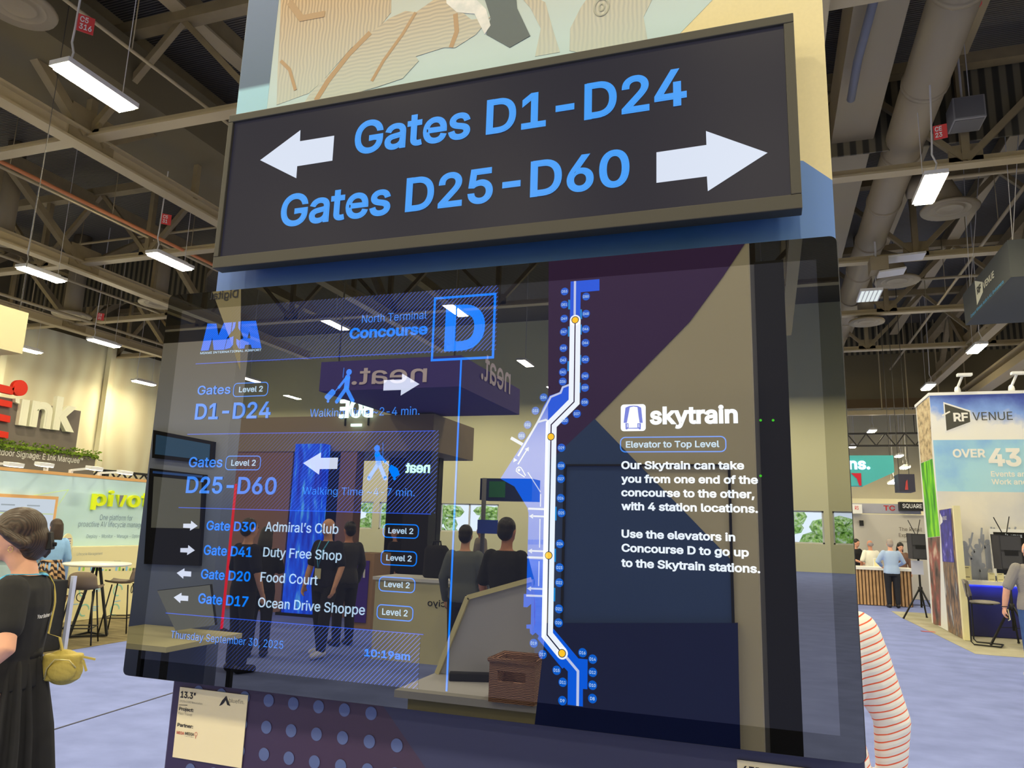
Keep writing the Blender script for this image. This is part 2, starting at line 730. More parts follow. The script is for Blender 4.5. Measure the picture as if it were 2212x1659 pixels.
# thin dark joint in the carpet
p, q = at_z(105, 1580, 0), at_z(372, 1507, 0)
struct(MB().bar((p.x, p.y, .002), (q.x - .4, q.y + 3, .002), 0.018, .006), 'trim_3', mat('carpet_joint', (92, 88, 92), 2))
# pale drape hung on the left wall, in tall panels
mb = MB()
yy = -37.0
ys = []
while yy < 61.5:
    ys.append(yy); yy += 0.35
for i, y in enumerate(ys):
    d = 0.02 * math.sin(i * 1.9) + 0.03 * math.sin(i * 0.73)
    mb.v += [Vector((FX0 + .25 + d, y, 0.02)), Vector((FX0 + .22 + d * .6, y, 10.75))]
mb.f += [[2 * i, 2 * i + 2, 2 * i + 3, 2 * i + 1] for i in range(len(ys) - 1)]
struct(mb, 'wall_left_drape', m_drape, True)
mb = MB()
for y in range(-36, 61, 6):
    mb.box((FX0 + .3, y - .16, 0), (FX0 + .62, y + .16, 10.9))
struct(mb, 'trim_4', m_drape)

# rear wall with its row of windows (seen only as a reflection in the display)
WB, WT = 1.35, 2.95
xs = [(-32, -27), (-26, -22.4), (-22, -18.4), (-18, -14.4), (-4.6, -1.2), (-0.8, 2.6), (3.0, 6.4)]
mb = MB().box((FX0, FY0 - .3, 0), (FX1, FY0, WB)).box((FX0, FY0 - .3, WT), (FX1, FY0, ROOF))
last = FX0
for a, b in xs:
    mb.box((last, FY0 - .3, WB), (a, FY0, WT)); last = b
mb.box((last, FY0 - .3, WB), (FX1, FY0, WT))
struct(mb, 'wall_back', mat('cream_wall', (228, 204, 138), .75, 0.8))
m_glass, nt, pp = new_mat('clear_glass')
pp.inputs['Transmission Weight'].default_value = 1.0
pp.inputs['Roughness'].default_value = 0.0
pp.inputs['IOR'].default_value = 1.02
for i, (a, b) in enumerate(xs):
    f = MB()
    for x in (a, (a + b) / 2 - .04, b - .08):
        f.box((x, FY0 - .2, WB), (x + .08, FY0 - .08, WT))
    f.box((a, FY0 - .2, WB), (b, FY0 - .08, WB + .07)).box((a, FY0 - .2, WT - .07), (b, FY0 - .08, WT))
    w = struct(f, 'window_%d' % (i + 1), m_white)
    MB().box((a, FY0 - .15, WB), (b, FY0 - .14, WT)).obj('pane', m_glass, w)
mb = MB()
for k in range(170):
    x = random.uniform(-34, 8)
    mb.ell((x, FY0 - 3 - random.random() * 2, random.uniform(0.6, 2.9)), (random.uniform(.4, .9), .6, random.uniform(.3, .6)), 8)
hedge = mb.obj('hedge_foliage', cloud_mat('sunlit_leaves', [(0.35, (70, 110, 30)), (0.5, (190, 215, 90)), (0.65, (250, 250, 200))], 1.0, 6.0), None, True)
tag(hedge, 'sunlit green foliage outside the rear windows, mirrored in the display', 'foliage', kind='stuff')

# ------------------------------------------------------------------ roof steel
ZB, ZT = 10.22, 12.85


def cross_truss(y, x0, x1, label):
    t = thing('roof_truss', label, 'roof truss', (0, y, 0), 'steel trusses across the hall')
    mb = MB().box((x0, y - .16, ZB - .03), (x1, y + .16, ZB + .03)).box((x0, y - .03, ZB), (x1, y + .03, ZB + .2))
    mb.obj('bottom_chord', m_steel_lit, t)
    MB().box((x0, y - .16, ZT - .15), (x1, y + .16, ZT + .12)).obj('top_chord', m_steel, t)
    mb = MB()
    x = -14.6 - 4.8 * 4
    while x < x1 - 2:
        if x >= x0:
            mb.bar((x, y, ZB + .1), (x, y, ZT), .17, .17)
            mb.bar((x, y, ZB + .1), (x + 2.4, y, ZT - .05), .15, .15)
            mb.bar((x + 2.4, y, ZT - .05), (x + 4.8, y, ZB + .1), .13, .13)
            mb.box((x - .35, y - .03, ZB + .05), (x + .35, y + .03, ZB + .5))
        x += 4.8
    mb.obj('web_bracing', m_steel, t)


for y, l in ((11.6, 'tan steel roof truss crossing just beyond the nearest ceiling lamp'),
             (18.2, 'tan roof truss crossing the hall, second from the camera'),
             (24.4, 'roof truss crossing the hall between the ribbed roof panels'),
             (30.5, 'tan roof truss above the smaller air diffusers'),
             (36.6, 'far roof truss in front of the dark bulkhead')):
    cross_truss(y, FX0 + .05, FX1 - .05, l)
for y, l in ((5.4, 'roof truss crossing overhead above the camera'), (-12.6, 'rear roof truss mirrored behind the concourse heading'),
             (-24.4, 'rearmost roof truss mirrored in the display')):
    cross_truss(y, FX0 + .05, FX1 - .05, l)


def long_truss(x, label):
    t = thing('roof_girder', label, 'roof girder', (x, 0, 0), 'girders along the hall')
    y0, y1 = -30, 44.8
    MB().box((x - .18, y0, ZB - .33), (x + .18, y1, ZB - .27)).box((x - .03, y0, ZB - .3), (x + .03, y1, ZB + .05)).box((x - .18, y0, ZB + .02), (x + .18, y1, ZB + .07)).obj('bottom_chord', m_steel_lit, t)
    MB().box((x - .2, y0, ZT - .5), (x + .2, y1, ZT - .1)).obj('top_chord', m_steel, t)
    mb = MB()
    ys_ = [-24.5, -18.3, -12.6, -6.5, -.5, 5.4, 11.6, 18.2, 24.4, 30.5, 36.6, 42.6]
    for a, b in zip(ys_, ys_[1:]):
        m_ = (a + b) / 2
        mb.bar((x, a + .2, ZB), (x, m_, ZT - .3), .26, .26).bar((x, m_, ZT - .3), (x, b - .2, ZB), .22, .22).bar((x, m_, ZT - .3), (x, m_, ZB), .14, .14)
    for a in ys_:
        mb.box((x - .06, a - .6, ZB - .3), (x + .06, a + .6, ZB + .6))
    mb.obj('web_bracing', m_steel, t)


long_truss(-14.5, 'deep steel girder running away at left behind the nearest lamp')
long_truss(-22.2, 'heavy girder with gusset plates above the two left lamps')
long_truss(-29.8, 'farthest left girder running above the pale drape')
long_truss(1.0, 'girder running away behind the printed column')
long_truss(8.7, 'girder running away above the grey hanging banner')

# joists right under the deck: alike, running along the hall
jt = thing('roof_joist', 'steel joist running along under the corrugated deck', 'joist', (-17.0, 0, 13.2), 'joists under the roof deck')
MB().box((-17.06, -20, 12.98), (-16.94, 44.7, 13.58)).obj('joist_web', m_steel, jt)
MB().box((-17.2, -20, 12.93), (-16.8, 44.7, 12.99)).obj('joist_flange', m_steel_lit, jt)
for k in range(1, 14):
    j = copy_tree(jt)
    j.location.x = -17.0 + 2.4 * k

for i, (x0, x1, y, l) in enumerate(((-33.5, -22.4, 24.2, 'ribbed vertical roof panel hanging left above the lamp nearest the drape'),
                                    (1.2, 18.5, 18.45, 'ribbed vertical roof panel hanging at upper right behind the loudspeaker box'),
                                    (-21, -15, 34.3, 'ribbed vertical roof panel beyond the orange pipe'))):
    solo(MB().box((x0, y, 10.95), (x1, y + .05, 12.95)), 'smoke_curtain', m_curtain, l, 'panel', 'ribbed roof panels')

# ducts and diffusers
solo(MB().box((-16.9, 7.5, 11.2), (-13.4, 34, 12.4)), 'air_duct', m_beige, 'wide beige duct box running behind the nearest lamp', 'duct', 'ceiling ducts')
solo(MB().box((1.8, 8, 11.3), (2.75, 34, 12.4)), 'air_duct', m_duct, 'square duct running away beside the top right edge of the column', 'duct', 'ceiling ducts')
mb = MB().tube([(3.45, 8, 11.2), (3.45, 40, 11.2)], .44, 20)
for y in range(10, 40, 3):
    mb.tube([(3.45, y, 11.2), (3.45, y + .12, 11.2)], .47, 20)
solo(mb, 'round_duct', m_duct, 'long round duct running away at upper right', 'duct', 'ceiling ducts', True)
solo(MB().tube([(5.2, 12.2, 12.0), (7.0, 11.9, 11.9), (9, 11.6, 11.9), (13, 11.6, 11.9)], .62, 20), 'round_duct', m_duct, 'fat duct crossing the top right corner', 'duct', 'ceiling ducts', True)


def diffuser(px, py, z, r, label, feed=None):
    c = at_z(px, py, z)
    t = thing('air_diffuser', label, 'air diffuser', c, 'round air diffusers')
    MB().lathe([(r * .95, .1), (r, .05), (r * .97, 0), (r * .75, .05), (r * .72, .02), (r * .68, 0.02), (r * .5, .07), (r * .47, .02), (r * .42, .02), (r * .3, .06), (.02, .03)], c, 28).obj('diffuser_rings', m_duct, t, True)
    path = [c + Vector((0, 0, .08)), c + Vector((0, 0, feed[2] - c.z - .5 if feed else 1.6))]
    if feed:
        path += [Vector((c.x - .15 * (1 if feed[0] < c.x else -1), c.y, feed[2] - .12)), Vector((c.x - .5 * (1 if feed[0] < c.x else -1), c.y, feed[2])), Vector((feed[0], c.y, feed[2]))]
    else:
        path.append(Vector((c.x, c.y, 13.58)))
    MB().tube(path, r * .45, 16).obj('drop_duct', m_duct, t, True)


diffuser(40, 20, 10.6, .62, 'large round diffuser cut by the top left corner')
diffuser(2052, 455, 10.4, .72, 'round diffuser beside the bright lamp at right', (3.92, 0, 11.2))
diffuser(1938, 610, 10.3, .72, 'round diffuser below the flat loudspeaker panels at right', (3.92, 0, 11.2))
diffuser(1872, 698, 10.0, .66, 'farthest round diffuser at right, near the column')
diffuser(155, 683, 10.0, .78, 'round diffuser above the left drape')
diffuser(340, 658, 10.0, .72, 'round diffuser left of the display corner')
diffuser(4, 522, 10.2, .62, 'round diffuser at the left edge of the photo')

solo(MB().tube([(-17.75, 5, 10.25), (-17.75, 44, 10.25)], .055, 8), 'sprinkler_pipe', mat('orange_pipe', (190, 112, 58), 0.8), 'thin orange pipe running away at left', 'pipe', smooth=True)
mb = MB().tube([at_z(1893, -20, 11.1), at_z(1853, 130, 11.0), at_z(1838, 215, 10.9)], .085, 10)
solo(mb, 'vent_pipe', m_grey, 'shiny grey pipe hanging beside the column at upper right', 'pipe', smooth=True)
solo(MB().box((10.0, 28, 9.0), (10.6, 44.8, 9.35)).box((10.0, 28, 9.6), (10.6, 44.8, 9.7)), 'catwalk_beam', m_steel_lit, 'pale horizontal beam under the bulkhead at far right', 'beam')
for x, y0 in ((10.3, 36), (14.0, 38)):
    pass
lb = thing('lighting_bar', 'long pale bar across the opening below the bulkhead', 'beam', (0, 44.3, 8.35))
MB().box((FX0 + .9, 44.2, 8.35), (FX1 - .3, 44.5, 8.6)).obj('bar', m_steel_lit, lb)
for px_ in (1905, 1962, 2030, 2090):
    b = at_y(px_, 880, 44.35)
    MB().tube([(b.x, 44.35, 8.55), (b.x, 44.35, 13.59)], .035, 6).obj('hanger', m_steel_lit, lb)

m_cord = mat('pale_cord', (196, 182, 150), 0.8)
m_dcord = mat('dark_cord', (58, 52, 40), 0.9)


# thin conduits under the roof
for pts, r, l in (([(-11.55, 3, 10.7), (-11.55, 44, 10.7)], .035, 'thin conduit running away just right of the nearest lamp'),
                  ([(-19.4, 3, 10.9), (-19.4, 44, 10.9)], .05, 'grey conduit running away left of the orange pipe'),
                  ([(-24.8, 3, 10.4), (-24.8, 44, 10.4)], .05, 'conduit running away above the far left lamp'),
                  ([(-33.4, 15.0, 12.62), (18.6, 15.0, 12.62)], .04, 'thin conduit crossing the hall between the first two trusses'),
                  ([(-33.4, 21.4, 12.62), (1.2, 21.4, 12.62)], .05, 'conduit crossing the hall behind the second truss'),
                  ([(4.4, 19.4, 10.5), (18.6, 19.4, 10.5)], .05, 'conduit crossing at right under the round duct branch'),
                  ([(4.6, 27.4, 10.5), (18.6, 27.4, 10.5)], .05, 'conduit crossing at right in front of the third truss'),
                  ([(6.6, 13.2, 10.8), (6.6, 44, 10.8)], .05, 'conduit running away at upper right beside the box loudspeaker'),
                  ([(-26.9, 3, 9.7), (-26.9, 44, 9.7)], .06, 'low pipe running away in front of the pale drape')):
    mb = MB().tube(pts, r, 8)
    d = (Vector(pts[1]) - Vector(pts[0])).normalized()
    n_ = int((Vector(pts[1]) - Vector(pts[0])).length / 3.2)
    for i in range(1, n_):
        q = Vector(pts[0]).lerp(Vector(pts[1]), i / n_)
        mb.tube([q, Vector((q.x, q.y, 12.95))], .012, 5)
    solo(mb, 'conduit', m_steel_lit, l, 'pipe', 'conduits under the roof', True)

# ------------------------------------------------------------------ pendant lamps
m_lens = glow('lamp_lens', (255, 255, 255), 1.0)
pl = m_lens.node_tree.nodes['Principled BSDF']
pl.inputs['Emission Color'].default_value = (*WARM, 1)
pl.inputs['Emission Strength'].default_value = LAMP
m_house = mat('lamp_housing', (210, 196, 160), 0.8)
m_tag = mat('red_tag', (196, 60, 48), 0.7)
m_tagtx = mat('tag_lettering', (240, 220, 200), 0.8)


def pendant(px, py, label, z=LZ, L=1.3, W=.34, cord_end=-1, tagtxt=None, tagz=1.15, Y=None, top=ROOF):
    c = at_z(px, py, z) if Y is None else at_y(px, py, Y)
    t = thing('pendant_lamp', label, 'lamp', c, 'pendant hall lamps')
    mb = MB().box(c + Vector((-W / 2 - .04, -L / 2 - .05, .0)), c + Vector((W / 2 + .04, L / 2 + .05, .09)))
    mb.box(c + Vector((-.1, -L / 2 + .1, .09)), c + Vector((.1, L / 2 - .1, .16)))
    mb.obj('housing', m_house, t)
    MB().box(c + Vector((-W / 2, -L / 2, -.045)), c + Vector((W / 2, L / 2, -.001))).obj('lens', m_lens, t)
    e = cord_end * L / 2 * .8
    MB().tube([c + Vector((0, e, .1)), c + Vector((.05, e, .3)), c + Vector((-.02, e, .5)), c + Vector((0, e, .8)), Vector((c.x + .05, c.y + e, top))], .018, 6).obj('power_cord', m_cord, t)
    MB().tube([c + Vector((0, -e, .1)), Vector((c.x, c.y - e, top))], .008, 5).obj('hanger_wire', m_cord, t)
    if tagtxt:
        k = c + Vector((.06, e, tagz))
        n = (EYE - k); n.z = 0; n.normalize()
        rt = Vector((-n.y, n.x, 0))
        p_ = MB().prism([k - rt * .02, k + rt * .22, k + rt * .22 - Z3 * .3, k - rt * .02 - Z3 * .3], n * .01).obj('circuit_tag', m_tag, t)
        tm = MB()
        for i, w in enumerate(tagtxt):
            b = k + rt * .01 - Z3 * (.13 + .13 * i) + n * .014
            text(tm, w, b, b + rt * (.12 if len(w) < 3 else .18), Z3 * .1, n, .02)
        tm.obj('lettering', m_tagtx, p_)
    return t


pendant(207, 190, 'large lit lamp hanging at upper left, nearest of all', tagtxt=('C5', '316'), tagz=1.0)
pendant(90, 593, 'lit lamp on the far left above the cream hanging box')
pendant(368, 565, 'lit lamp hanging left of the gates sign frame', tagtxt=('C5', '31'), tagz=1.2, top=11.18)
pendant(225, 741, 'lit lamp in front of the drape, below the left diffuser', tagtxt=('C3', '31'), tagz=1.15)
pendant(55, 755, 'lit lamp peeping past the cream hanging box')
pendant(311, 827, 'lit lamp low against the drape beside the display')
pendant(2008, 409, 'large lit lamp at upper right above the round diffuser', tagtxt=('CE', '23'), tagz=1.1, top=10.73)
pendant(2110, 753, 'lit lamp under the grey hanging banner')
pendant(2005, 836, 'lit lamp above the blue booth tower, left of its arm lights')
pendant(1883, 932, 'small lit lamp far away beyond the bulkhead', z=8.0, Y=48)
pendant(1843, 964, 'tiny lit lamp far away next to the display edge', Y=54)
pendant(1942, 985, 'tiny lit lamp far away above the dark cube banner', Y=56)
pendant(1955, 1010, 'small lit lamp far away beside the blue tower', Y=50)
pendant(1928, 1043, 'small lit lamp low and far away under the teal banner', Y=52)
# the lamps that show only as reflections in the display
for x, y, l in ((-14.65, -20.6, 'lamp mirrored beside the concourse heading'), (-9.6, -19.9, 'lamp mirrored on the big letter D'),
                (-24.9, -28.9, 'lamp mirrored above the first Level 2 badge'), (-9.76, -28.0, 'lamp mirrored left of the route map'),
                (.08, -26.2, 'lamp mirrored near the top right of the display')):
    c = Vector((x, y, LZ))
    t = thing('pendant_lamp', 'lit hall ' + l, 'lamp', c, 'pendant hall lamps')
    MB().box(c + Vector((-.21, -.7, 0)), c + Vector((.21, .7, .09))).obj('housing', m_house, t)
    MB().box(c + Vector((-.17, -.65, -.012)), c + Vector((.17, .65, -.001))).obj('lens', m_lens, t)
    MB().tube([c + Vector((0, 0, .09)), Vector((x, y, ROOF))], .015, 6).obj('power_cord', m_cord, t)

# ------------------------------------------------------------------ printed column
NF = Vector((0, -1, 0))


def CY(x, y, lift=0.0):
    p = at_y(x, y, COLY)
    p.y -= lift
    return p


CX0, CX1, CTOP = -0.872, 0.0935, 3.35
col = thing('printed_column', 'tall square printed column carrying the two screens', 'display column', (-0.39, 1.26, 0))
m_indigo = grad_mat('indigo_print', 0, [(-0.5, (50, 38, 66)), (-0.2, (64, 44, 62)), (0.0, (66, 48, 60)), (0.5, (52, 48, 62))], 1.0, 0.5)
MB().box((CX0, COLY, 0), (CX1, COLY + .58, CTOP)).obj('core', m_indigo, col, bevel=.003)
m_tan = mat('cream_print', (238, 212, 138), 0.95, 0.55, noise=0.02, nscale=200)
m_blue_shaded = grad_mat('shaded_blue_print', 0, [(-0.6, (136, 156, 196)), (-0.42, (84, 118, 158)), (0.3, (62, 106, 130)), (0.5, (104, 138, 172))], 0.95, 0.5)  # shade of sign and display painted into the darker middle, edges left paler
zt = CTOP


def col_poly(name, pts, m, lift, parent=None):
    return MB().prism([CY(*p, lift) if not isinstance(p, Vector) else p for p in pts], (0, lift, 0)).obj(name, m, parent or col)


def CV(x, z, lift):
    return Vector((x, COLY - lift, z))


dg = CY(1735, 348)
m_ivory = m_tan
col_poly('cream_panel', [CV(CX0 + .5, zt, .0006), CV(CX1, zt, .0006), CV(CX1, CY(1797, 390).z, .0006), CV(dg.x, dg.z, .0006), CV(-.3, dg.z, .0006)], m_tan, .0006)
col_poly('blue_panel', [CV(CX0, 2.32, .0007), CV(CX0, 1.9, .0007), CV(CX1, 1.9, .0007), CV(CX1, CY(1797, 390).z, .0007), CV(dg.x, dg.z, .0007), CV(-.4, 2.32, .0007)], m_blue_shaded, .0007)
# printed picture of a corduroy jacket, above the gates sign
pa, pb, pd = CY(1540, 0), CY(1470, 72), CY(1300, 150)
slope = (pa.x - pb.x) / (pa.z - pb.z)
tz = zt - .02
m_pic = grad_mat('picture_ground', 2, [(2.30, (174, 204, 194)), (2.45, (196, 208, 178)), (2.62, (196, 186, 146)), (3.3, (150, 140, 112))], 0.95, 0.5)
pic = col_poly('printed_picture', [CV(CX0 + .001, 2.30, .0012), CV(pa.x + slope * (2.30 - pa.z), 2.30, .0012), CV(pa.x + slope * (tz - pa.z), tz, .0012), CV(CX0 + .001, tz, .0012)], m_pic, .0012)
zc = CY(570, 186).z
zs = CY(600, 100).x
m_shd = grad_mat('picture_shade', 2, [(2.30, (158, 198, 198)), (zc - .004, (166, 204, 204)), (zc + .004, (92, 108, 112)), (2.7, (118, 128, 132)), (3.3, (136, 140, 142))], 0.95, 0.5)
col_poly('picture_margin', [CV(CX0 + .0015, 2.30, .0015), CV(zs - .01, 2.30, .0015), CV(zs, tz, .0015), CV(CX0 + .0015, tz, .0015)], m_shd, .0015, pic)


def cord_mat(name, axis, scale, dist, stops):
    """corduroy print: fine ribs over a hem that pales towards the picture's foot"""
    m = wave_mat(name, (176, 134, 82), (214, 172, 108), 0.95, scale, axis, 0.7, 0.0, dist, 0.05, 0.85, detail=0.0)
    nt = m.node_tree
    p = nt.nodes['Principled BSDF']
    rc = [n for n in nt.nodes if n.type == 'VALTORGB'][0]
    tc = [n for n in nt.nodes if n.type == 'TEX_COORD'][0]
    sx = nt.nodes.new('ShaderNodeSeparateXYZ')
    nt.links.new(tc.outputs['Object'], sx.inputs[0])
    mr = nt.nodes.new('ShaderNodeMapRange')
    mr.inputs['From Min'].default_value = 2.36
    mr.inputs['From Max'].default_value = 2.66
    nt.links.new(sx.outputs[2], mr.inputs['Value'])
    mx = nt.nodes.new('ShaderNodeMix')
    mx.data_type = 'RGBA'
    mx.inputs[6].default_value = (*base((198, 206, 172), .95), 1)
    nt.links.new(mr.outputs[0], mx.inputs[0])
    nt.links.new(rc.outputs['Color'], mx.inputs[7])
    nt.links.new(mx.outputs[2], p.inputs['Base Color'])
    return m


m_cordv = cord_mat('corduroy_upright', 'X', 46, 2.2, None)
m_cordh = cord_mat('corduroy_slanted', 'Z', 44, 2.6, None)
m_fleece = cloud_mat('fleece_print', [(0.35, (214, 206, 172)), (0.65, (240, 234, 204))], 0.9, 60)
m_dkpic = mat('shadow_grey_print', (104, 108, 92), 0.95, 0.6)
L = .0018
k = 3.16


def Z7(pts, ox=450):
    return [(x / k + ox, y / k) for x, y in pts]


col_poly('jacket_sleeve', Z7([(505, -160), (1255, -160), (1250, 90), (1150, 215), (980, 330), (780, 560), (690, 640), (470, 720), (478, 470), (490, 250)]), m_cordv, L, pic)
col_poly('jacket_body', Z7([(1240, 130), (1350, 80), (1420, 90), (1520, 20), (1640, -60), (1700, 60), (1800, 140), (1930, 120), (1830, 240), (1690, 330), (1610, 330), (1420, 390), (1440, 420), (1330, 540), (1150, 600), (640, 740), (700, 640), (1110, 230)]), m_cordh, L + .0004, pic)
m_fold = mat('fold_print', (188, 150, 98), .95, .6)
mb = MB()
for P_, w_ in (([(1110, 228), (960, 380), (820, 560), (740, 690)], .010), ([(1420, 90), (1330, 240), (1200, 420), (1120, 560)], .006), ([(1690, 100), (1700, 220), (1660, 330)], .008), ([(500, 420), (560, 480), (600, 620)], .006), ([(560, 20), (640, 130), (800, 100)], .012)):
    stroke(mb, [CY(x / k + 450, y / k, L + .0007) for x, y in P_], w_, NF)
mb.obj('jacket_fold', m_fold, pic)
col_poly('fleece_collar', Z7([(1610, -160), (1800, -160), (1840, 10), (1900, 70), (1930, 180), (1890, 240), (1820, 100), (1700, 90), (1630, 30)]), m_fleece, L + .0008, pic)
col_poly('dark_glove', Z7([(1830, -160), (2090, -160), (2110, 60), (2200, 250), (2060, 330), (1900, 240), (1930, 130), (1900, 30)]), m_dkpic, L + .0004, pic)
col_poly('jacket_front', Z7([(480, -160), (900, -160), (760, 120), (800, 350), (600, 420), (255, 350), (260, 200), (330, 60)], 1150), m_cordv, L, pic)
col_poly('jacket_edge', Z7([(-150, -100), (90, 20), (140, 200), (190, 360), (20, 390), (60, 200), (-10, 60)], 1150), m_cordv, L, pic)
mb = MB()
c = CY(1300, 18, L + .0012)
stroke(mb, [c + Vector((.011 * math.cos(a * PI / 12), 0, .014 * math.sin(a * PI / 12))) for a in range(24)], .0022, NF, True)
stroke(mb, [c + Vector((.004 * math.cos(a * PI / 8), 0, .006 * math.sin(a * PI / 8))) for a in range(16)], .0018, NF, True)
mb.obj('jacket_button', mat('button_print', (176, 168, 128), .9), pic)
mb = MB().quad(CV(CX1 - .22, 2.585, .002), CV(CX1, 2.585, .002), CV(CX1, 2.5875, .002), CV(CX1 - .22, 2.5875, .002))
mb.obj('panel_joint', mat('joint_line', (180, 158, 104), .9), col)
# lower prints
m_navy = mat('navy_print', (58, 58, 76), 1.0, 0.5)
a, b = CY(835, 1535), CY(920, 1659)
sl = (b.x - a.x) / (b.z - a.z)
col_poly('navy_panel', [CV(a.x + sl * (1.6 - a.z), 1.6, .0006), CV(CX1 - .001, a.z + (CX1 - .001 - a.x) / sl, .0006), CV(CX1 - .001, 1.6, .0006)], m_navy, .0006)
d0, d4, d1 = CY(581, 1513), CY(800, 1574), CY(578, 1571)
dx, dz = (d4.x - d0.x) / 4, d0.z - d1.z
mb = MB()
for i in range(-4, 9):
    for j in range(-2, 12):
        x, z = d0.x + dx * i, d0.z - dz * j
        if CX0 + .012 < x < a.x + sl * (z - a.z) - .016:
            disc(mb, Vector((x, COLY - .0008, z)), .0088, NF, 24)
mb.obj('dot_pattern', mat('blue_grey_dot', (88, 98, 124), 0.95), col)

# ------------------------------------------------------------------ cards under the display
m_card = mat('cream_card', (236, 212, 150), 0.92, 0.5)
m_ink = mat('black_ink', (26, 24, 28), 1, 0.5)
m_red = mat('red_ink', (186, 70, 50), 0.9, 0.5)


def card(tl, tr, br, bl, label):
    z1 = (CY(*tl).z + CY(*tr).z) / 2
    z0 = (CY(*bl).z + CY(*br).z) / 2
    x0 = (CY(*tl).x + CY(*bl).x) / 2
    x1 = (CY(*tr).x + CY(*br).x) / 2
    o = MB().prism([CV(x0, z0, .0025), CV(x1, z0, .0025), CV(x1, z1, .0025), CV(x0, z1, .0025)], (0, .0012, 0)).obj('info_card', m_card)
    return tag(o, label, 'sign card'), x0, x1, z0, z1


def ctext(mb, body, l, r, capt, bold=0.0, lift=.003):
    p, q, t = CY(*l, lift), CY(*r, lift), CY(*capt, lift)
    z = (p.z + q.z) / 2
    return text(mb, body, Vector((p.x, p.y, z)), Vector((q.x, q.y, z)), Z3 * (t.z - p.z), NF, bold)


cd, cx0, cx1, cz0, cz1 = card((390, 1486), (537, 1498.5), (525, 1655), (376, 1638), 'cream card reading 13.3 inch stuck below the display at left')
kk = 5.027


def Q(x, y): return (x / kk + 260, y / kk + 1380)


ctext(MB(), '13.3"', Q(665, 643), Q(830, 643), Q(668, 572), .022).obj('lettering', m_ink, cd)
ctext(MB(), '1920x1080 Resolution', Q(658, 690), Q(905, 702), Q(658, 668), -.01).obj('lettering', m_ink, cd)
ctext(MB(), 'Project:', Q(650, 775), Q(808, 785), Q(652, 738), .022).obj('lettering', m_ink, cd)
ctext(MB(), 'Finn Travel', Q(645, 820), Q(795, 830), Q(645, 792), -.01).obj('lettering', m_ink, cd)
ctext(MB(), 'Partner:', Q(633, 950), Q(803, 962), Q(635, 912), .022).obj('lettering', m_ink, cd)
stroke(MB(), [CY(*Q(652, 712), .003), CY(*Q(743, 717), .003)], .0008, NF).obj('rule', m_ink, cd)
mb = MB()
ctext(mb, 'MEGA', Q(625, 1030), Q(708, 1034), Q(626, 998), .02)
p = CY(*Q(836, 1030), .003)
stroke(mb, [p + Vector((.0022 * math.cos(t * PI / 8), 0, .0026 * math.sin(t * PI / 8))) for t in range(16)], .0006, NF, True)
stroke(mb, [p - Z3 * .003, p - Z3 * .006], .0009, NF)
mb.obj('red_lettering', m_red, cd)
mb = MB()
ctext(mb, 'MEDIA', Q(715, 1038), Q(815, 1045), Q(716, 1008), .02)
mb.obj('lettering', m_ink, cd)
ctext(MB(), 'FACTORY', Q(715, 1056), Q(812, 1064), Q(716, 1048), .0).obj('lettering', m_ink, cd)
ctext(MB(), 'bluefin.', Q(1192, 690), Q(1358, 700), Q(1194, 645), -.01).obj('lettering', m_ink, cd)
mb = MB()
fin = [Q(*p) for p in ((1088, 725), (1120, 665), (1165, 615), (1180, 660), (1208, 725), (1175, 712), (1160, 660), (1140, 690), (1118, 712))]
mb.prism([CY(*p, .003) for p in fin], (0, -.0002, 0))
mb.obj('logo_mark', m_ink, cd)
cd2, *_ = card((1597, 1640), (1758, 1661), (1755, 1838), (1592, 1812), 'cream card reading 43 inch at the bottom edge below the display')
mb = MB()
ctext(mb, '43"', (1603, 1668), (1640, 1673), (1604, 1652), .022)
mb.obj('lettering', m_ink, cd2)

# ------------------------------------------------------------------ the concourse display
AX0, AX1, AZ0, AZ1 = -0.8866, 0.0654, 1.72 - 0.2082, 1.72 + 0.3273
BX0, BX1, BZ0, BZ1 = AX0 - .030, AX1 + .0237, AZ0 - .0253, AZ1 + .0281
tv = thing('concourse_display', 'large black framed concourse display with blue route map, mounted on the column', 'display', (-.41, TVY, BZ0))
m_bezel = screen_mat('black_glass_bezel', (2, 2, 2), 1, .17)
m_panel = screen_mat('dark_screen', (24, 25, 33), 1)
m_shell = mat('dark_shell', (18, 17, 16), 1, 0.35)
m_rim = mat('grey_rim', (70, 66, 60), 1, 0.3, 0.6)


def rr(x0, x1, z0, z1, r, y):
    return round_rect(Vector((x0, y, z0)), X3, Z3, x1 - x0, z1 - z0, r)


MB().prism(rr(BX0, BX1, BZ0, BZ1, .008, TVY + .004), (0, .028, 0)).obj('back_housing', m_shell, tv)
mb = MB().box((-.62, TVY + .03, 1.62), (-.2, COLY - .002, 1.95))
mb.obj('wall_bracket', m_shell, tv)
ring_o, ring_i = rr(BX0, BX1, BZ0, BZ1, .008, TVY), [Vector((AX0, TVY, AZ0)), Vector((AX1, TVY, AZ0)), Vector((AX1, TVY, AZ1)), Vector((AX0, TVY, AZ1))]
tri = tessellate_polygon([ring_o, list(reversed(ring_i))])
fl = ring_o + list(reversed(ring_i))
mb = MB().add(fl, [tuple(t) for t in tri])
n = len(ring_o)
mb.add(ring_o + [p + Y3 * .004 for p in ring_o], [(i, (i + 1) % n, (i + 1) % n + n, i + n) for i in range(n)])
mb.obj('bezel', m_bezel, tv)
mb = MB()
out2 = rr(BX0 - .0012, BX1 + .0012, BZ0 - .0012, BZ1 + .0012, .009, TVY + .0035)
mb.prism(out2, (0, .004, 0)).obj('metal_rim', m_rim, tv)
MB().add(ring_i, [(0, 1, 2, 3)]).obj('screen_panel', m_panel, tv)


def S(x, y, lift=.0004):
    p = at_y(x, y, TVY)
    p.y -= lift
    return p


